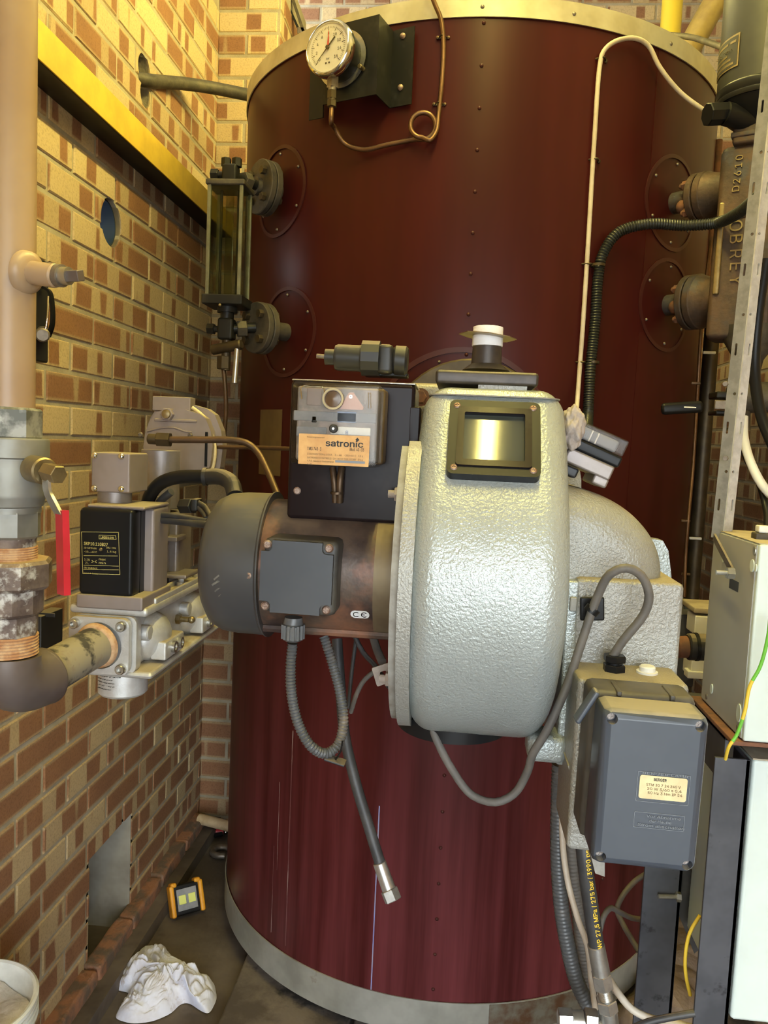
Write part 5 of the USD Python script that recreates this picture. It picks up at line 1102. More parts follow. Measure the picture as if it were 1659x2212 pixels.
sg.add('drain_pipe', tube([V(dc[0], YG, zz2(795)), at(486, 830, YG), at(488, 890, YG + .01), at(482, 960, YG + .02), at(478, 1030, YG + .02)], .0055, 10), 'copper_dark', 60)

# black pipe from the wall to the boiler
bp = T('wall_vent_pipe', 'dark bent pipe running from a chopped hole in the brick wall to the boiler', 'pipe', CH_C)
bp.add('pipe', tube([CH_C + V(-.08, -.05, .0), CH_C + V(.0, .0, 0), at(350, 177, 2.30), at(400, 181, 2.42), at(460, 190, 2.5), at(560, 210, 2.56)], .0185, 20, .012), 'cast_iron', 60)
# yellow tray on the left wall
yb = T('yellow_angle_rail', 'yellow painted steel angle rail fixed along the left brick wall', 'rail', (XL + .04, 2.0, 2.24))
zy0, zy1 = 2.198, 2.272
yb.add('face', bb(V(XL + .066, .7, zy0), V(XL + .072, PY0 - .005, zy1), .001), 'yellow_paint', 30); yb.add('shelf', bb(V(XL + .004, .7, zy0), V(XL + .070, PY0 - .005, zy0 + .006), .001), 'black_paint', 30, label='dark underside')  # shelf drawn in black, face in yellow
# wall catch half hidden by the gas pipe
wc_ = T('wall_isolator', 'black wall isolator box with black lever handle half hidden behind the cream pipe', 'isolator', hx(90, 680, XL + .05))
WA_ = lambda px, py, o: hx(px, py, XL + o)
p0, p1 = WA_(60, 548, .05), WA_(100, 785, .05)
wc_.add('body', bb(V(XL + .006, p0[1] - .03, p1[2]), V(XL + .055, p1[1] + .0, p0[2]), .004), 'dusty_black', 30)
wc_.add('lever', strap([WA_(92, 620, .06), WA_(108, 632, .085), WA_(113, 660, .09), WA_(113, 700, .09), WA_(104, 728, .075)], .012, .005, (0, 1, 0)), 'black_plastic', 40); wc_.add('pivot', cyl(WA_(92, 718, .045), WA_(92, 724, .085), .014, 20, .003), 'dull_steel', 40, label='worn steel pivot')
wc_.add('lever_rod', tube([WA_(98, 716, .088), WA_(103, 680, .092), WA_(104, 640, .09)], .0025, 8), 'chrome', 60)
bk_ = T('wall_bracket', 'black bracket on the brick wall behind the pipe union', 'bracket', hx(115, 1345, XL + .03))
bk_.add('plate', bb(hx(60, 1330, XL + .03), hx(136, 1385, XL + .06), .003), 'dusty_black', 30); bk_.add('rib', bb(hx(70, 1322, XL + .03), hx(120, 1334, XL + .08), .003), 'dusty_black', 30)

# ---------------------------------------------------------------- behind and above the boiler
yp = T('yellow_gas_pipe', 'upright yellow gas pipe against the back wall above the boiler', 'pipe', at(1450, 60, 3.6)); q = at(1450, 40, 3.62); yp.add('pipe', cyl(V(q[0], 3.62, 2.2), V(q[0], 3.62, 3.75), .043, 32), 'yellow_gloss', 60)
yp2 = T('yellow_diagonal_pipe', 'slanting yellow pipe crossing behind the upper boiler to the roof', 'pipe', at(1520, 80, 3.3)); yp2.add('pipe', cyl(at(1480, 120, 3.35), at(1570, -40, 3.3), .046, 32), 'yellow_dull', 60)
yp3 = T('thin_dark_pipe', 'thin dark pipe behind the top band running to the level control', 'pipe', at(1500, 85, 2.7)); yp3.add('pipe', tube([at(1440, 75, 2.75), at(1490, 80, 2.7), at(1525, 90, 2.6), at(1570, 105, 2.5)], .009, 12), 'cast_iron', 60)
hs = T('hanger_strap', 'pair of dark metal strap bars leaning down behind the left top of the boiler', 'strap', at(640, 40, 3.1))
hs.add('bar', strap([at(600, -40, 3.0), at(650, 75, 3.0)], .010, .008, (0, 1, 0)), 'black_paint', 30); hs.add('bar', strap([at(620, -40, 3.0), at(656, 70, 3.0)], .02, .01, (0, 1, 0)), 'cast_iron', 30); hs.add('end_ring', bb(at(642, 58, 2.99), at(660, 72, 2.99) + V(0, .02, 0), .002), 'dull_steel', 30)
tv = T('top_valve', 'bronze and black valve fitting standing on the boiler top', 'valve', at(1350, 20, 2.3))
q = at(1345, 20, 2.25); tv.add('body', cat(cyl(V(q[0], 2.25, ZT1), V(q[0], 2.25, ZT1 + .12), .04, 28, .004), hexn(V(q[0], 2.25, ZT1 + .05), V(q[0], 2.25, ZT1 + .08), .055)), 'rusty_casting', 30)
q = at(1376, 20, 2.2); tv.add('side_pipe', cat(cyl(V(q[0], 2.2, ZT1 - .002), V(q[0], 2.2, ZT1 + .1), .012, 16), hexn(V(q[0], 2.2, ZT1 + .03), V(q[0], 2.2, ZT1 + .05), .02)), 'cast_iron', 30)
tv2 = T('top_socket', 'small red brown socket on the centre of the boiler top', 'socket', at(1130, 0, 2.2)); q = at(1125, 0, 2.25); tv2.add('socket', cyl(V(q[0], 2.25, ZT1 - .002), V(q[0], 2.25, ZT1 + .07), .03, 24, .003), 'rusty_casting', 40)

# ================================================================ float level control on the boiler's right
lc_ = T('level_control', 'brown cast float level control with raised lettering and black motor head', 'level control', RU + bn(RU) * .2)
nR = nrm(bn(RU) + bn(RL)); tRr = np.cross(V(0, 0, 1), nR)
BU = RU + nR * .215; BX, BY = BU[0], BU[1]
ZL = lambda py: at(1610, py, BY)[2]
Bz = lambda z: V(BX, BY, z)
for Pc, fpx, R_, m_ in ((RU, (1508, 425), .056, 'rusty_casting'), (RL, (1492, 655), .064, 'rusty_casting')):
    z = Pc[2]; P0 = V(Pc[0], Pc[1], z); d = nrm(V(BX - P0[0], BY - P0[1], 0))
    lc_.add('stub', cyl(P0, P0 + d * .06, .025, 28), 'rusty_casting', 40)
    lc_.add('flange', cyl(P0 + d * .055, P0 + d * .071, R_, 44, .002), 'rusty_casting', 40); f2 = lc_.add('flange', cyl(P0 + d * .073, P0 + d * .092, R_, 44, .003), m_, 40)
    lc_.add('neck', lathe([(0, R_ * .97), (.012, R_ * .9), (.03, R_ * .8), (.13, R_ * .76)], P0 + d * .09, d, 36), m_, 40)
    lc_.add('neck_rib', tf(rbox((0, 0, 0), (.10, .012, R_ * 1.5), .003), frame(P0 + d * .145 + V(0, 0, .004), d, V(0, 0, 1))), m_, 30)
    X, Y = perp(d)
    for k in range(4):
        a = math.radians(45 + 90 * k + 12); c = P0 + d * .055 + (X * math.cos(a) + Y * math.sin(a)) * R_ * .76; lc_.add('nut', cat(hexn(c - d * .012, c, .011), ball(c - d * .014, .008, 1)), 'rust', 40, parent=f2)
    kn = at(fpx[0] - 32, fpx[1] + (22 if z > 2 else 8), (P0 + d * .05)[1]); lc_.add('bolt_knob', cat(ball(kn, .017, 2), cyl(kn, kn + d * .03, .012, 16)), 'rust', 50)
CB = frame(Bz(0), tRr, V(0, 0, 1)); sgn = 1 if np.dot(CB[:3, 2], nR) > 0 else -1
wB = .118
lettA = nrm(V(-.45, -.9, 0)) ; lettX = nrm(np.cross(V(0, 0, 1), lettA)) * 1; 
BA = frame(Bz(0), lettX if lettX[0] > 0 else -lettX, V(0, 0, 1))
def bcast(w, dpt, z0, z1, m, name, r=.01, dx=0, dn=0): lc_.add(name, tf(rbox((dx, (z0 + z1) / 2, dn), (w, abs(z1 - z0), dpt), r), BA), m, 30)
bcast(wB * 1.05, wB, ZL(282), ZL(322), 'rusty_casting', 'top_flange', .006)
bcast(wB * 1.1, wB * 1.05, ZL(296), ZL(308), 'rusty_casting', 'flange_gasket', .003)
bcast(wB * 1.08, wB * .8, ZL(318), ZL(480), 'rusty_casting', 'upper_body', .014, -.022)
bcast(wB * 1.12, wB * .7, ZL(470), ZL(735), 'rusty_casting', 'lower_body', .012, -.024); bcast(wB * .12, .016, ZL(440), ZL(640), 'brass_old', 'casting_ridge', .004, -.074, wB * .34)
lc_.add('chamber_foot', lathe([(0, .058), (.03, .058), (.075, .03), (.10, .026), (.13, .026)], Bz(ZL(705)), (0, 0, -1), 36), 'cast_iron', 40)
lc_.add('side_bulge', tf(rbox((.09, ZL(660), -.02), (.09, .22, .1), .03), BA), 'cast_iron', 40)
# raised lettering reading upward / downward the body
def ltr(s, px, py, h, rot, m='brass_old'):
    P = onplane(px, py, Bz(0) + BA[:3, 2] * (wB * .40), BA[:3, 2]); X = -V(0, 0, 1) if rot < 0 else V(0, 0, 1); Yv = BA[:3, 0] * (1 if rot < 0 else -1)
    lc_.add('raised_letter', text(s, h, P, X, Yv, .003, True), m, 30)
for i, c in enumerate('MOBREY'): 
    py = (436, 470, 500, 532, 560, 588)[i]
    P = onplane(1578, py + 6, Bz(0) + BA[:3, 2] * (wB * .352), BA[:3, 2]); lc_.add('raised_letter', text(c, .026, P, -V(0, 0, 1), BA[:3, 0], .004), 'brass_old', 30)
for i, c in enumerate('D2610'):
    P = onplane(1597 + i * 2, 415 - i * 17, Bz(0) + BA[:3, 2] * (wB * .402), BA[:3, 2]); lc_.add('raised_letter', text(c, .015, P, V(0, 0, 1), -BA[:3, 0], .003), 'brass_old', 30)
# black head
hz0, hz1 = ZL(262), ZL(222); hR = .098
HCn = at(1652, 200, BY)
HC = lambda z: V(HCn[0], BY, z)
lc_.add('head_base', lathe([(0, .05), (.03, .085), (.055, hR * 1.02), (.075, hR * 1.03), (.08, hR)], HC(ZL(280)), (0, 0, 1), 56), 'black_plastic', 40)
hd = lc_.add('motor_head', lathe([(0, hR), (.27, hR), (.285, hR - .006), (.298, hR - .03), (.302, .01)], HC(ZL(225)), (0, 0, 1), 64), 'head_dark', 40, label='dark grey cylindrical head')
lc_.add('head_rim', lathe([(0, hR + .001), (.008, hR + .003), (.014, hR + .001)], HC(ZL(232)), (0, 0, 1), 64), 'black_plastic', 40)
q = at(1545, 245, BY - .04); lc_.add('cable_entry', cat(hexn(q + V(-.018, -.004, -.004), q + V(.03, .01, .004), .024, 8), cyl(q + V(.02, 0, 0), q + V(.09, .02, -.01), .024, 20)), 'black_plastic', 30)
# name plate wrapped on the head
def headpt(px, py, off): 
    d = ray(px, py); a = d[0]**2 + d[1]**2; b = -2 * (d[0] * HC(0)[0] + d[1] * BY); c = HC(0)[0]**2 + BY**2 - (hR + off)**2; return CAM + d * ((-b - math.sqrt(max(b * b - 4 * a * c, 0))) / 2 / a)
pA, pB = headpt(1597, 75, 0), headpt(1563, 150, 0)
ang = lambda P: math.atan2(P[0] - HC(0)[0], -(P[1] - BY))
aR = ang(headpt(1598, 100, 0)); aL = aR - .95; zm = headpt(1598, 100, 0)[2] - .005
def onhead(x, y, z): return V(HC(0)[0] + (hR + z) * math.sin(aR + x / hR), BY - (hR + z) * math.cos(aR + x / hR), zm + y)
def hplate(x0, x1, y0, y1, z0, z1, m, name, label=None):
    xs = np.linspace(x0, x1, 12); v = [onhead(x, y, z) for x in xs for y, z in ((y0, z0), (y1, z0), (y1, z1), (y0, z1))]; f = []
    for i in range(11):
        for k in range(4): a, b = i * 4 + k, i * 4 + (k + 1) % 4; f += [[a, b, b + 4], [a, b + 4, a + 4]]
    f += [[0, 2, 1], [0, 3, 2], [44, 45, 46], [44, 46, 47]]; t = trimesh.Trimesh(np.array(v), f, process=False); t.fix_normals(); lc_.add(name, t, m, 30, parent=hd, label=label)
hplate(-.09, 0, -.034, .034, .0004, .0016, 'brass_old', 'name_plate', 'brass edged name plate'); hplate(-.088, -.004, -.030, .030, .0016, .002, 'ink', 'plate_field')
for i, (y, x0, x1) in enumerate(((.020, -.085, -.03), (.020, -.024, -.008), (-.004, -.08, -.03), (-.014, -.085, -.02), (-.024, -.085, -.012))): hplate(x0, x1, y - .0025, y + .0025, .002, .0023, 'brass_old', 'plate_line')
for i, s in enumerate(('0.5 A', '240 V')): lc_.add('lettering', wrap(text(s, .006, V(-.07 + .032 * i, .004, .0021), depth=.0003), onhead), 'brass_old', False, parent=hd)
# lever valve under the level control
lv = T('blowdown_valve', 'black long lever blowdown valve under the level control', 'valve', at(1600, 880, 1.72))
LVY = BY - .02; A1 = lambda px, py, dy=0: at(px, py, LVY + dy)
lv.add('body', cat(cyl(A1(1575, 860), A1(1660, 858), .034, 28, .003), cyl(A1(1600, 800), A1(1600, 930), .02, 20)), 'cast_iron', 40)
lv.add('bonnet', cat(bb(A1(1549, 845, -.03), A1(1610, 862, -.03) + V(0, .06, 0), .003), bb(A1(1547, 886, -.03), A1(1610, 898, -.03) + V(0, .06, 0), .003)), 'black_paint', 30)
lvp = lv.add('lever', tf(rbox((0, 0, 0), (82 * LVY / FPX, 24 * LVY / FPX, .016), .007), frame(A1(1473, 881, -.04), A1(1555, 876, -.04) - A1(1473, 881, -.04), V(0, 0, 1))), 'black_plastic', 40, label='black grip lever')
lv.add('lever_neck', bb(A1(1545, 864, -.04), A1(1600, 886, -.04) + V(0, .008, 0), .002), 'dull_steel', 30); lv.add('lever_mark', bb(A1(1478, 878, -.0495), A1(1504, 882, -.0495) + V(0, .002, 0), .0005), 'tape_white', False, parent=lvp)

# galvanised strut, cables and copper pipe at the right
stt = T('slotted_strut', 'galvanised slotted steel angle strut standing above the white control panel', 'strut', at(1575, 1150, 1.2))
S0, S1 = at(1560, 1163, 1.22), at(1657, 280, 1.22); sz0, sz1 = S0[2], 2.4; sUp = (S1 - S0) / (S1[2] - S0[2])

w1 = .026; d1 = nrm(V(-.80, .60, 0)); d2 = nrm(V(.86, .5, 0))
mat('strut_shaded', (.2, .19, .17), (.26, .25, .23), 60, .4, .6, rough=.6, metal=.3)  # darker copy of the strut steel, shade put into the colour
def leaf(d, w, th=.0025):
    n = np.cross(d, V(0, 0, 1)); A = np.eye(4); A[:3, 0], A[:3, 1], A[:3, 2] = d, sUp, n; A[:3, 3] = S0 - sUp * sz0
    P = sbx(0, sz0, w, sz1)
    for k in range(10):
        zc = sz0 + .05 + k * .115
        P = P.difference(__import__('shapely').affinity.translate(rrect(.0035, .018, .0017), w * .62, zc))
        P = P.difference(__import__('shapely').geometry.Point(w * .3, zc + .05).buffer(.0022))
    return prism(P, th, A)
stt.add('shaded_leaf', leaf(d1, .0165), 'strut_shaded', 30); stt.add('lit_leaf', leaf(d2, .0165), 'galvanised', 30)  # one steel: shade and door light painted into the two leaf colours
for py in (990, 830): q = at(1568, py, 1.21); stt.add('bolt', hexn(q, q + V(-.003, -.006, 0), .004), 'dull_steel', 30)
sa2 = stt.add('stay', strap([at(1543, 1160, 1.2), at(1585, 1240, 1.12)], .012, .003, (0, 1, 0)), 'dull_steel', 30)
q = at(1576, 1238, 1.115); stt.add('stay_bolt', cat(hexn(q + V(.006, 0, 0), q + V(-.004, 0, 0), .0085), cyl(q, q + V(-.018, 0, 0), .0032, 10)), 'zinc_plated', 30, parent=sa2)
k_ = T('black_power_cable', 'thick black cable hanging beside the strut at the picture edge', 'cable', at(1645, 800, 1.3)); k_.add('cable', tube([at(1655, 560, 1.3), at(1636, 690, 1.3), at(1630, 800, 1.3), at(1645, 900, 1.28), at(1680, 985, 1.25)], .0085, 14), 'black_plastic', 60)
k2 = T('white_power_cable', 'white flexible cable curving right below the lever valve', 'cable', at(1620, 980, 1.35)); k2.add('cable', tube([at(1606, 900, 1.36), at(1607, 945, 1.35), at(1622, 1000, 1.33), at(1652, 1055, 1.3), at(1690, 1090, 1.28)], .0072, 14), 'white_plastic', 60)
k3 = T('thin_black_cable', 'thin black cable dropping to the terminal on top of the white control panel', 'cable', at(1640, 1050, 1.33)); k3.add('cable', tube([at(1599, 950, 1.4), at(1610, 985, 1.38), at(1640, 1045, 1.33), at(1655, 1100, 1.28), at(1657, 1150, 1.2)], .0052, 10), 'black_plastic', 60)
cpp = T('copper_riser', 'thin copper pipe running down the right side of the boiler', 'pipe', onb(1500, 950, .01))
cpp.add('pipe', tube([at(1536, 520, 2.10), at(1524, 620, 2.10), at(1513, 740, 2.10), at(1506, 860, 2.10), at(1496, 1020, 2.08), at(1486, 1130, 2.05), at(1481, 1200, 2.05), at(1478, 1290, 2.03)], .0045, 10), 'copper', 60)
for px, py in ((1504, 828), (1482, 1125), (1482, 1240)): q = at(px, py, 2.05); cpp.add('clip', bb(q - V(.012, .003, .003), q + V(.01, .003, .003), .001), 'copper_dark', 30)
gu = T('insulated_riser', 'tarnished upright pipe with white clips beside the boiler on the right', 'pipe', at(1520, 900, 2.4)); q = at(1530, 820, 2.45); gu.add('pipe', cyl(V(q[0], 2.45, 0), V(q[0], 2.45, 2.3), .022, 20), 'dark_bronze', 60)
for px, py in ((1532, 762), (1502, 1163)): q = at(px, py, 2.4); gu.add('clip', bb(q - V(.018, .004, .004), q + V(.018, .004, .004), .002), 'white_plastic', 30)
cr = T('orange_riser', 'short rusty upright pipe between the boiler and the level control', 'pipe', at(1533, 560, 2.3)); q = at(1533, 560, 2.3); cr.add('pipe', cyl(V(q[0], 2.3, 1.85), V(q[0], 2.3, 2.35), .010, 14), 'rust', 60)

# ---------------------------------------------------------------- control panel and cabinet at the right edge
CPY, CPB = 1.065, 1.25
cp_ = T('electrical_enclosure', 'upper pale grey control panel box with knockouts at the right edge', 'control panel', (.52, 1.16, 1.12))
cx0 = at(1623, 1400, CPY)[0]; cz1, cz0 = at(1641, 1176, CPY)[2], at(1604, 1602, CPY)[2]
sidem = mani(bb(V(cx0, CPY, cz0), V(cx0 + .30, CPB, cz1), .003))
cp_.add('body', sidem, 'panel_white', 30)
cp_.add('side_sheet', bb(V(cx0 - .0012, CPY + .008, cz0 + .002), V(cx0 + .0005, CPB - .003, cz1 - .002), .0003), 'panel_grey', 30, label='grey side sheet')
cp_.add('top_sheet', bb(V(cx0, CPY + .004, cz1), V(cx0 + .3, CPB, cz1 + .0012), .0004), 'dusty_top', 30, label='dusty top')
def side(px, py, o=.0014): return hx(px, py, cx0 - o)
for px, py, ry, rz, m in ((1626, 1222, .007, .0085, 'panel_white'), (1634, 1227, .0035, .005, 'panel_white'), (1564, 1203, .006, .008, 'panel_white'), (1538, 1488, .005, .0075, 'panel_white'), (1597, 1540, .008, .0125, 'panel_white'), (1631, 1190, .004, .006, 'steel'), (1527, 1505, .003, .004, 'dull_steel'), (1594, 1572, .003, .004, 'dull_steel')):
    q = side(px, py); t = cyl(V(0, 0, 0), V(-.0014, 0, 0), 1, 24); t.vertices *= [1, ry, rz]; t.vertices += q; cp_.add('knockout' if m == 'panel_white' else 'screw', t, m, 30)
q0, q1 = side(1576, 1248), side(1594, 1280); cp_.add('cut_out', bb(q0 + V(.001, 0, 0), q1, .0003), 'servo_blue', 30, label='dark rectangular cut out')
tq = at(1650, 1157, 1.13); cp_.add('terminal', cat(bb(tq - V(.014, .01, .006), tq + V(.02, .01, .004), .002)), 'cast_iron', 30); cp_.add('terminal_cap', bb(tq + V(-.01, -.008, .004), tq + V(.006, .008, .014), .002), 'white_plastic', 30)
lc2 = T('lower_cabinet', 'white metal cabinet below the control panel at the lower right edge', 'cabinet', (.56, 1.2, .70))
qx = at(1604, 1900, 1.1)[0]; lz1, lz0 = at(1626, 1640, 1.1)[2], at(1572, 2203, 1.1)[2]
lc2.add('body', bb(V(qx, 1.1, lz0), V(qx + .3, 1.32, lz1), .005), 'panel_white', 30); lc2.add('top_sheet', bb(V(qx - .001, 1.098, lz1 - .0005), V(qx + .3, 1.34, lz1 + .002), .0006), 'dusty_top', 30)
fr2 = T('angle_stand', 'black steel angle stand carrying the control panel', 'stand', (.40, 1.15, 0))
fy = 1.085; l0a, l0b = at(1545, 1636, fy), at(1622, 1640, fy); fxl, fxr = l0a[0], l0b[0]
fr2.add('leg', cat(bb(V(fxl, fy, 0), V(fxr, fy + .005, l0a[2]), .001), bb(V(fxr - .006, fy, 0), V(fxr, fy + .05, l0a[2]), .001)), 'black_angle', 30)
l2a = at(1395, 1850, 1.30); l2b = at(1478, 1850, 1.30)
fr2.add('leg', cat(bb(V(l2a[0], 1.30, 0), V(l2b[0], 1.306, .98), .001), bb(V(l2b[0] - .006, 1.30, 0), V(l2b[0], 1.36, .98), .001)), 'black_angle', 30)
rz1 = cz0 - .004
fr2.add('side_rail', cat(bb(V(cx0 - .012, fy + .012, rz1 - .07), V(cx0 - .007, 1.5, rz1 - .003), .001), bb(V(cx0 - .012, fy + .012, rz1 - .008), V(cx0 + .02, 1.3, rz1 - .003), .001)), 'black_angle', 30)
fr2.add('rust_edge', bb(V(cx0 - .013, fy - .018, rz1 - .003), V(cx0 + .3, 1.262, rz1 + .003), .001), 'rust', 30, label='rusty top edge')
gs = [tuple(at(x, y, 1.33)[[0, 2]]) for x, y in ((1462, 1880), (1530, 1880), (1522, 2040), (1500, 2060), (1460, 1960))]
fr2.add('gusset', tf(prism(gs, .005), frame(V(0, 1.335, 0), (1, 0, 0), (0, 0, 1))), 'slate_box', 30)
q = at(1460, 1937, 1.295); fr2.add('stud', cat(cyl(q + V(-.03, -.006, .001), q, .0035, 12), hexn(q, q + V(.008, 0, 0), .008)), 'zinc_plated', 30)
ew = T('earth_wire', 'green and yellow earth wire running down the front edge of the control panel', 'wire', at(1610, 1500, 1.05))
ep_ = smoothpath([at(1664, 1330, 1.04), at(1659, 1375, 1.04), at(1642, 1440, 1.045), at(1620, 1482, 1.05), at(1608, 1540, 1.052), at(1590, 1590, 1.055), at(1575, 1612, 1.055), at(1567, 1640, 1.07)], .004)
n_ = len(ep_); cuts = [0, int(n_ * .42), int(n_ * .66), int(n_ * .82), n_ - 1]
mat('earth_green', (.16, .5, .05), rough=.4)
for i in range(4): ew.add('sleeve', sweep(ep_[cuts[i]:cuts[i + 1] + 1], .0023, 10), ('earth_green', 'hose_yellow', 'earth_green', 'hose_yellow')[i], 60)
yw = T('yellow_wire', 'single yellow wire bowed between the two black stand legs', 'wire', at(1485, 2060, 1.15)); yw.add('wire', tube([at(1512, 1978, 1.13), at(1490, 2015, 1.13), at(1480, 2070, 1.13), at(1482, 2110, 1.13), at(1491, 2150, 1.13)], .0026, 10), 'hose_yellow', 60)
# things seen in the gap behind the burner
gp2 = T('trunking_box', 'white plastic trunking boxes in the gap behind the control panel', 'trunking', at(1505, 1400, 1.75)); GY = 1.70
gp2.add('upper_box', bb(at(1502, 1330, GY), at(1600, 1378, GY) + V(0, .06, 0), .003), 'white_plastic', 30); gp2.add('lower_box', bb(at(1495, 1410, GY), at(1600, 1472, GY) + V(0, .06, 0), .003), 'white_plastic', 30); gp2.add('dusty_lid', bb(at(1500, 1312, GY + .0), at(1600, 1331, GY) + V(0, .1, 0), .003), 'dusty_top', 30); gp2.add('step', bb(at(1486, 1450, GY - .005), at(1520, 1468, GY - .005) + V(0, .03, 0), .002), 'white_plastic', 30)
gp3 = T('back_panel_box', 'black open box in the gap behind the burner', 'box', at(1480, 1400, 1.8)); gp3.add('body', bb(at(1450, 1325, 1.80), at(1497, 1485, 1.80) + V(0, .1, 0), .003), 'black_angle', 30); gp3.add('flap', bb(at(1480, 1295, 1.86), at(1522, 1330, 1.86) + V(0, .01, 0), .002), 'servo_blue', 30)
gp4 = T('pipe_coupling', 'brown and black pipe coupling sticking out behind the control panel', 'pipe fitting', at(1490, 1395, 1.6)); gp4.add('socket', cyl(at(1461, 1398, 1.62), at(1488, 1397, 1.62), .022, 20, .003), 'rust', 40); gp4.add('sleeve', cyl(at(1484, 1397, 1.62), V(XR, 1.66, at(1600, 1393, 1.60)[2]), .027, 20, .003), 'dusty_black', 40); gp4.add('band', cyl(at(1500, 1397, 1.62), at(1507, 1397, 1.62), .0285, 20), 'black_plastic', 40)

# ================================================================ hoses at the lower right
fx = T('ribbed_hoses', 'front dark ribbed conduit dropping from the burner foot to the floor', 'conduit', at(1220, 1900, 1.2))
fx.add('conduit', corr([at(1209, 1650, 1.22), at(1206, 1760, 1.22), at(1206, 1860, 1.22), at(1213, 1960, 1.22), at(1226, 2040, 1.22), at(1246, 2120, 1.22), at(1285, 2200, 1.22)], .0128, .0062, .0016, 14), 'conduit_grey', 60)
fx2 = T('rear_ribbed_conduit', 'rear dusty ribbed conduit hanging beside the red jacket behind the white tube', 'conduit', at(1240, 1900, 1.27)); fx2.add('conduit', corr([at(1230, 1690, 1.3), at(1232, 1800, 1.28), at(1238, 1900, 1.27), at(1252, 2000, 1.27), at(1262, 2080, 1.27), at(1278, 2160, 1.27), at(1300, 2215, 1.27)], .0115, .006, .0014, 14), 'grey_cable', 60)
wt2 = T('pale_tube', 'thin pale tube hanging between the two ribbed conduits', 'pipe', at(1225, 1900, 1.2)); wt2.add('tube', tube([at(1213, 1655, 1.21), at(1213, 1760, 1.21), at(1218, 1850, 1.20), at(1230, 1920, 1.19), at(1250, 1990, 1.18), at(1268, 2040, 1.18), at(1278, 2120, 1.2), at(1286, 2180, 1.2)], .0048, 10), 'white_pipe', 60)
oh = T('oil_hose', 'black hydraulic hose with yellow printed pressure rating and plated steel fittings', 'hose', at(1290, 2050, 1.12)); OY = 1.12
hp = [at(1245, 1700, 1.16), at(1252, 1760, 1.14), at(1262, 1850, OY), at(1268, 1900, OY), at(1278, 1970, OY), at(1289, 2046, OY)]
ho = oh.add('hose', tube(hp, 17 * OY / FPX, 18), 'rubber_cable', 60)
oh.add('ferrule', cyl(at(1287, 2040, OY), at(1299, 2103, OY), 19 * OY / FPX, 28, .001, 20 * OY / FPX), 'zinc_plated', 40)
oh.add('hex_nut', hexn(at(1298, 2101, OY), at(1304, 2133, OY), 23 * OY / FPX), 'zinc_plated', 30)
oh.add('thread', lathe([(i * .0015, (.0093 if i % 2 else .0104)) for i in range(14)], at(1304, 2131, OY), at(1310, 2160, OY) - at(1304, 2131, OY), 24), 'zinc_plated', 40)
oh.add('lower_nut', hexn(at(1309, 2157, OY), at(1314, 2182, OY), 24 * OY / FPX), 'zinc_plated', 30)
oh.add('adaptor', cat(cyl(at(1313, 2180, OY), at(1322, 2240, OY), 20 * OY / FPX, 24, .002), cyl(at(1320, 2222, OY), at(1260, 2210, OY), .0125, 20), hexn(at(1290, 2210, OY - .004), at(1262, 2206, OY - .004), .018), cyl(at(1262, 2206, OY), at(1235, 2206, OY), .0145, 20), hexn(at(1238, 2208, OY), at(1205, 2206, OY), .018)), 'zinc_plated', 30)
# printed text follows the hose
hq = smoothpath(hp, .004); Lh = np.r_[0, np.cumsum(np.linalg.norm(np.diff(hq, axis=0), axis=1))]
tot = Lh[-1]; tm = meshkit.text_mesh('WP 27,5 MPa / 275 bar / 3990 psi', .0066, .0003, True); tw0 = tm.bounds[1][0]; s_len = .150; tm.vertices[:, 0] *= s_len / tw0
tm = tm.subdivide() if len(tm.faces) < 6000 else tm
def onhose(x, y, z):
    s = tot - .004 - x; P = np.array([np.interp(s, Lh, hq[:, i]) for i in range(3)]); d = nrm(np.array([np.interp(s - .004, Lh, hq[:, i]) for i in range(3)]) - P)
    side_ = nrm(np.cross(d, V(0, -1, 0))); r = 17 * OY / FPX + .0004 + z; a = .42 + y / r * -1 + .2
    return P + r * (math.sin(a) * (side_ if side_[0] > 0 else -side_) + math.cos(a) * V(0, -1, 0))
tmv = tm.copy(); tmv.vertices = np.array([onhose(*p) for p in tm.vertices]); oh.add('lettering', tmv, 'hose_yellow', False, parent=ho, label='yellow printed pressure rating')
cb1 = T('beige_floor_cable', 'beige cable looping from the boiler base down past the stand leg', 'cable', at(1345, 2000, 1.5))
cb1.add('cable', tube([at(1400, 1885, 1.5), at(1370, 1905, 1.5), at(1342, 1940, 1.48), at(1333, 1965, 1.47), at(1345, 1995, 1.45), at(1362, 2025, 1.42), at(1380, 2055, 1.4)], .0052, 10), 'grey_cable', 60)
cb2 = T('short_grey_cable', 'short grey cable humped behind the printed hose', 'cable', at(1310, 1975, 1.4)); cb2.add('cable', tube([at(1296, 2010, 1.35), at(1304, 1980, 1.36), at(1318, 1962, 1.38), at(1338, 1970, 1.4), at(1362, 1982, 1.42), at(1395, 1988, 1.45)], .005, 10), 'grey_cable', 60)
cb3 = T('pale_floor_cable', 'pale cable sweeping along the floor from the steel fitting to the stand', 'cable', at(1370, 2170, 1.2)); cb3.add('cable', tube([at(1318, 2118, 1.22), at(1335, 2145, 1.2), at(1365, 2180, 1.19), at(1405, 2200, 1.18), at(1440, 2206, 1.16), at(1500, 2222, 1.15)], .0058, 10), 'white_pipe', 60)
cb4 = T('dark_floor_cable', 'dark grey cable across the foot of the black stand', 'cable', at(1420, 2205, 1.08)); cb4.add('cable', tube([at(1360, 2225, 1.06), at(1400, 2208, 1.06), at(1450, 2197, 1.06), at(1500, 2188, 1.06)], .005, 10), 'rubber_cable', 60)
rb = T('rubble', 'broken brown bricks and rubble on the floor behind the black stand', 'rubble', (.42, 1.9, 0), kind='stuff')
rs = random.Random(3); ms = []
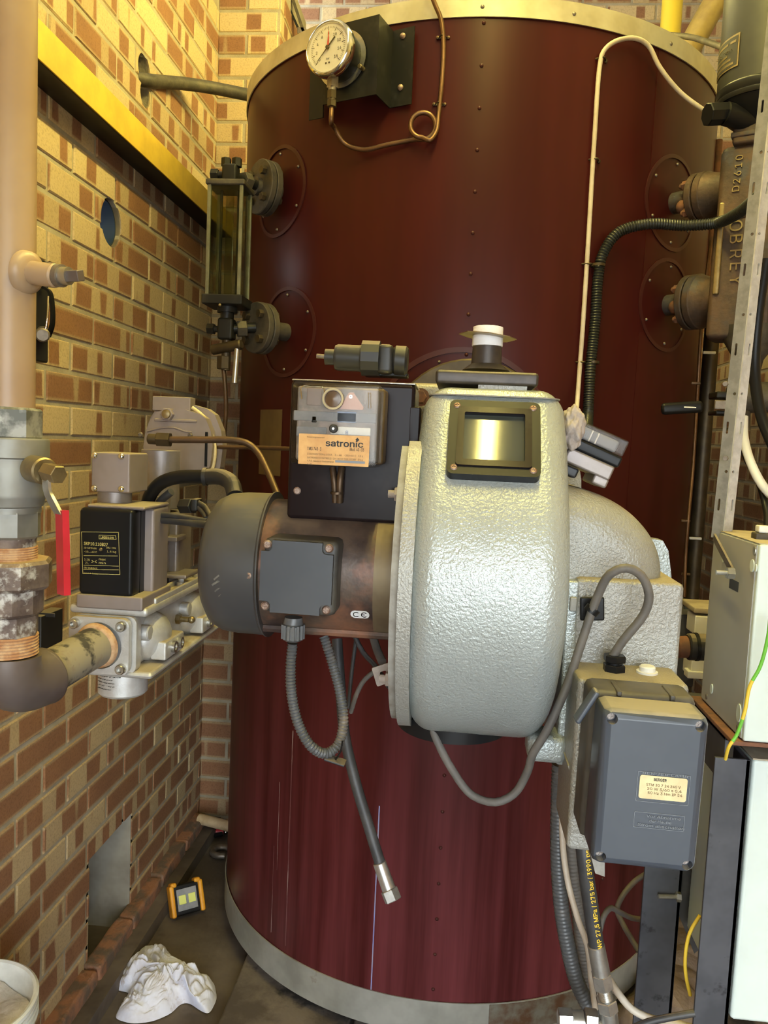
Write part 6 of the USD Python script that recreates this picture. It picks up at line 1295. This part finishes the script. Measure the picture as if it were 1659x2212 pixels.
for k in range(22):
    c = hz(1300 + rs.random() * 230, 2010 + rs.random() * 190, .05); c[1] = max(c[1], 1.45)
    if math.hypot(c[0] - BC[0], c[1] - BC[1]) < BR + .08: c = BC + nrm(V(c[0] - BC[0], c[1] - BC[1], 0)) * (BR + .09)
    m_ = trimesh.creation.icosphere(1, 1); m_.vertices *= 1 + .35 * (np.stack([meshkit.noise(m_.vertices * 1.3 + k * 7, s) for s in (1, 2, 3)], 1) - .5)
    m_.vertices = m_.vertices * [.04 + .05 * rs.random(), .04 + .05 * rs.random(), .03 + .03 * rs.random()] + [c[0], c[1], .05 + .03 * rs.random()]; ms.append(m_)
rb.add('rubble_pieces', cat(*ms), 'rubble', 25, kind='stuff')

# ================================================================ on the floor at the left
# crumpled cloth
def cloth():
    nA, nR = 200, 70; v = []; c = (hz(250, 2130, 0) + hz(470, 2160, 0)) / 2
    outl = [(247, 2098), (262, 2078), (292, 2062), (312, 2043), (336, 2042), (360, 2047), (375, 2070), (398, 2076), (418, 2092), (425, 2105), (462, 2112), (470, 2150), (452, 2186), (430, 2175), (408, 2158), (390, 2160), (372, 2182), (330, 2200), (285, 2205), (245, 2193), (262, 2165), (285, 2137), (252, 2134), (246, 2115)]
    P = np.array([hz(x, y, .012)[:2] for x, y in outl]); c = np.array([*hz(345, 2125, .012)[:2]])
    Lp = np.r_[0, np.cumsum(np.linalg.norm(np.diff(np.vstack([P, P[:1]]), axis=0), axis=1))]; s = np.linspace(0, Lp[-1], nA, endpoint=False); Q = np.vstack([P, P[:1]]); E = np.stack([np.interp(s, Lp, Q[:, i]) for i in range(2)], 1)
    for _ in range(3): E = (E + np.roll(E, 1, 0) + np.roll(E, -1, 0) + np.roll(E, 2, 0) + np.roll(E, -2, 0)) / 5
    for r in np.linspace(0, 1, nR):
        xy = c + (E - c) * r; p3 = np.column_stack([xy * 16, np.zeros(len(xy))])
        wx = np.stack([meshkit.noise(p3 * 1.2, 11), meshkit.noise(p3 * 1.2, 12), np.zeros(len(xy))], 1) * 2.4
        ridg = 1 - np.abs(2 * meshkit.noise(p3 * 1.6 + wx, 5) - 1); r2 = 1 - np.abs(2 * meshkit.noise(p3 * 4 + wx * 2, 8) - 1); r3 = np.abs(2 * meshkit.noise(p3 * 9 + wx * 3, 21) - 1)
        env = (1 - r**2.6); h = .006 + env * (.022 + .042 * (1 - ridg)**.8 + .018 * (1 - r2) + .004 * r3) + .012 * (1 - r) + .002 * r3
        edge = np.clip((1 - r) / .08, 0, 1); z = .003 + h * edge**.6 
        v.append(np.column_stack([xy, z]))
    v = np.vstack(v); f = []
    j = np.arange(nA); jn = (j + 1) % nA
    for i in range(nR - 1): f += [np.stack([i * nA + j, (i + 1) * nA + j, (i + 1) * nA + jn], 1), np.stack([i * nA + j, (i + 1) * nA + jn, i * nA + jn], 1)]
    return trimesh.Trimesh(v, np.vstack(f), process=False)
solo('cleaning_cloth', cloth(), 'cloth', 'crumpled white cotton cloth lying on the dirty concrete floor', 'cloth', True)
# bucket
bkt = T('bucket', 'tall white plastic bucket of set plaster in the lower corner by the brick wall', 'bucket', (-.90, 1.36, 0)); BC2 = V(-.797, 1.215, .20); bR = .113
bkt.add('shell', lathe([(-.20, .09), (.29, bR), (.293, bR + .004), (.30, bR + .004), (.302, bR), (.300, bR - .005), (.25, bR - .010), (.25, .001)], BC2, (0, 0, 1), 72), 'bucket_white', 40)
for k in range(3): bkt.add('rim_ridge', ring(BC2 + V(0, 0, .262 + k * .012), BC2 + V(0, 0, .266 + k * .012), bR + .004, bR - .004, 72), 'bucket_white', 40)
gm = trimesh.creation.cylinder(bR - .012, .004, sections=64).subdivide().subdivide().subdivide(); gp3_ = gm.vertices
gm.vertices = gp3_ + np.column_stack([0 * gp3_[:, 0], 0 * gp3_[:, 0], .03 * meshkit.fbm(gp3_ * 22 + 3, 3, 4)]) + BC2 + V(0, 0, .245); bkt.add('contents', gm, 'plaster', 60, label='lumpy dried plaster')
# work lamp
wl_ = T('work_light', 'orange and black folding work light lying on the concrete floor', 'work light', hz(395, 1965, 0))
wo = hz(402, 1975, .0); nL_ = nrm(V(.50, -.72, .46)); yL = nrm(V(-.1, .1, 1)); yL = nrm(yL - nL_ * np.dot(yL, nL_)); xL = np.cross(yL, nL_); LA = np.eye(4); LA[:3, 0], LA[:3, 1], LA[:3, 2], LA[:3, 3] = xL, yL, nL_, wo + V(0, 0, .052)
wl_.add('body', tf(rbox((0, 0, -.008), (.085, .088, .034), .006), LA), 'black_plastic', 35)
for sx in (-1, 1): wl_.add('side_guard', cat(tf(rbox((sx * .045, 0, -.004), (.015, .092, .04), .005), LA), tf(rbox((sx * .045 - sx * .008, .046, -.004), (.02, .014, .036), .005), LA)), 'orange_plastic', 35, label='orange side guard')
wl_.add('lens', tf(rbox((0, 0, .0085), (.062, .062, .003), .001), LA), 'grey_part', 30, label='silvery lens panel')
mat('led_yellow', (.72, .75, .2), rough=.4)
for sy in (-.015, .015): wl_.add('led', tf(rbox((sy, 0, .0105), (.022, .026, .002), .0008), LA), 'led_yellow', 30)
wl_.add('stand', tf(rbox((0, -.012, -.030), (.075, .06, .012), .004), LA), 'black_plastic', 30)
wh_ = T('wooden_handle', 'round pale wooden tool handle on the floor against the wall nib', 'handle', hz(460, 1778, .02)); wh_.add('handle', cyl(at(428, 1768, 2.74), at(500, 1786, 2.72), .019, 24, .004), 'wood_handle', 50)
pl_ = T('red_pliers', 'red and black handled tool lying below the wooden handle', 'tool', hz(455, 1800, .01)); pl_.add('handle', tube([hz(422, 1806, .014), hz(440, 1800, .014), hz(465, 1797, .014), hz(482, 1796, .014)], .013, 14), 'red_plastic', 60); pl_.add('grip', tube([hz(424, 1812, .012), hz(455, 1806, .012), hz(480, 1801, .012)], .008, 12), 'black_plastic', 60); pl_.add('tip', ball(hz(488, 1797, .016), .010, 2), 'chrome')
sp2 = T('spanner', 'dark steel spanner head by the foot of the boiler', 'spanner', hz(480, 1845, .01)); q = hz(480, 1842, .012); sp2.add('jaw', tube([q + V(.035 * math.cos(a), .03 * math.sin(a), .004) for a in np.linspace(.6, 5.2, 10)], .011, 12), 'dull_steel', 60); sp2.add('shank', tube([q + V(.03, .0, 0), q + V(.12, .03, 0)], .009, 12), 'dull_steel', 60)
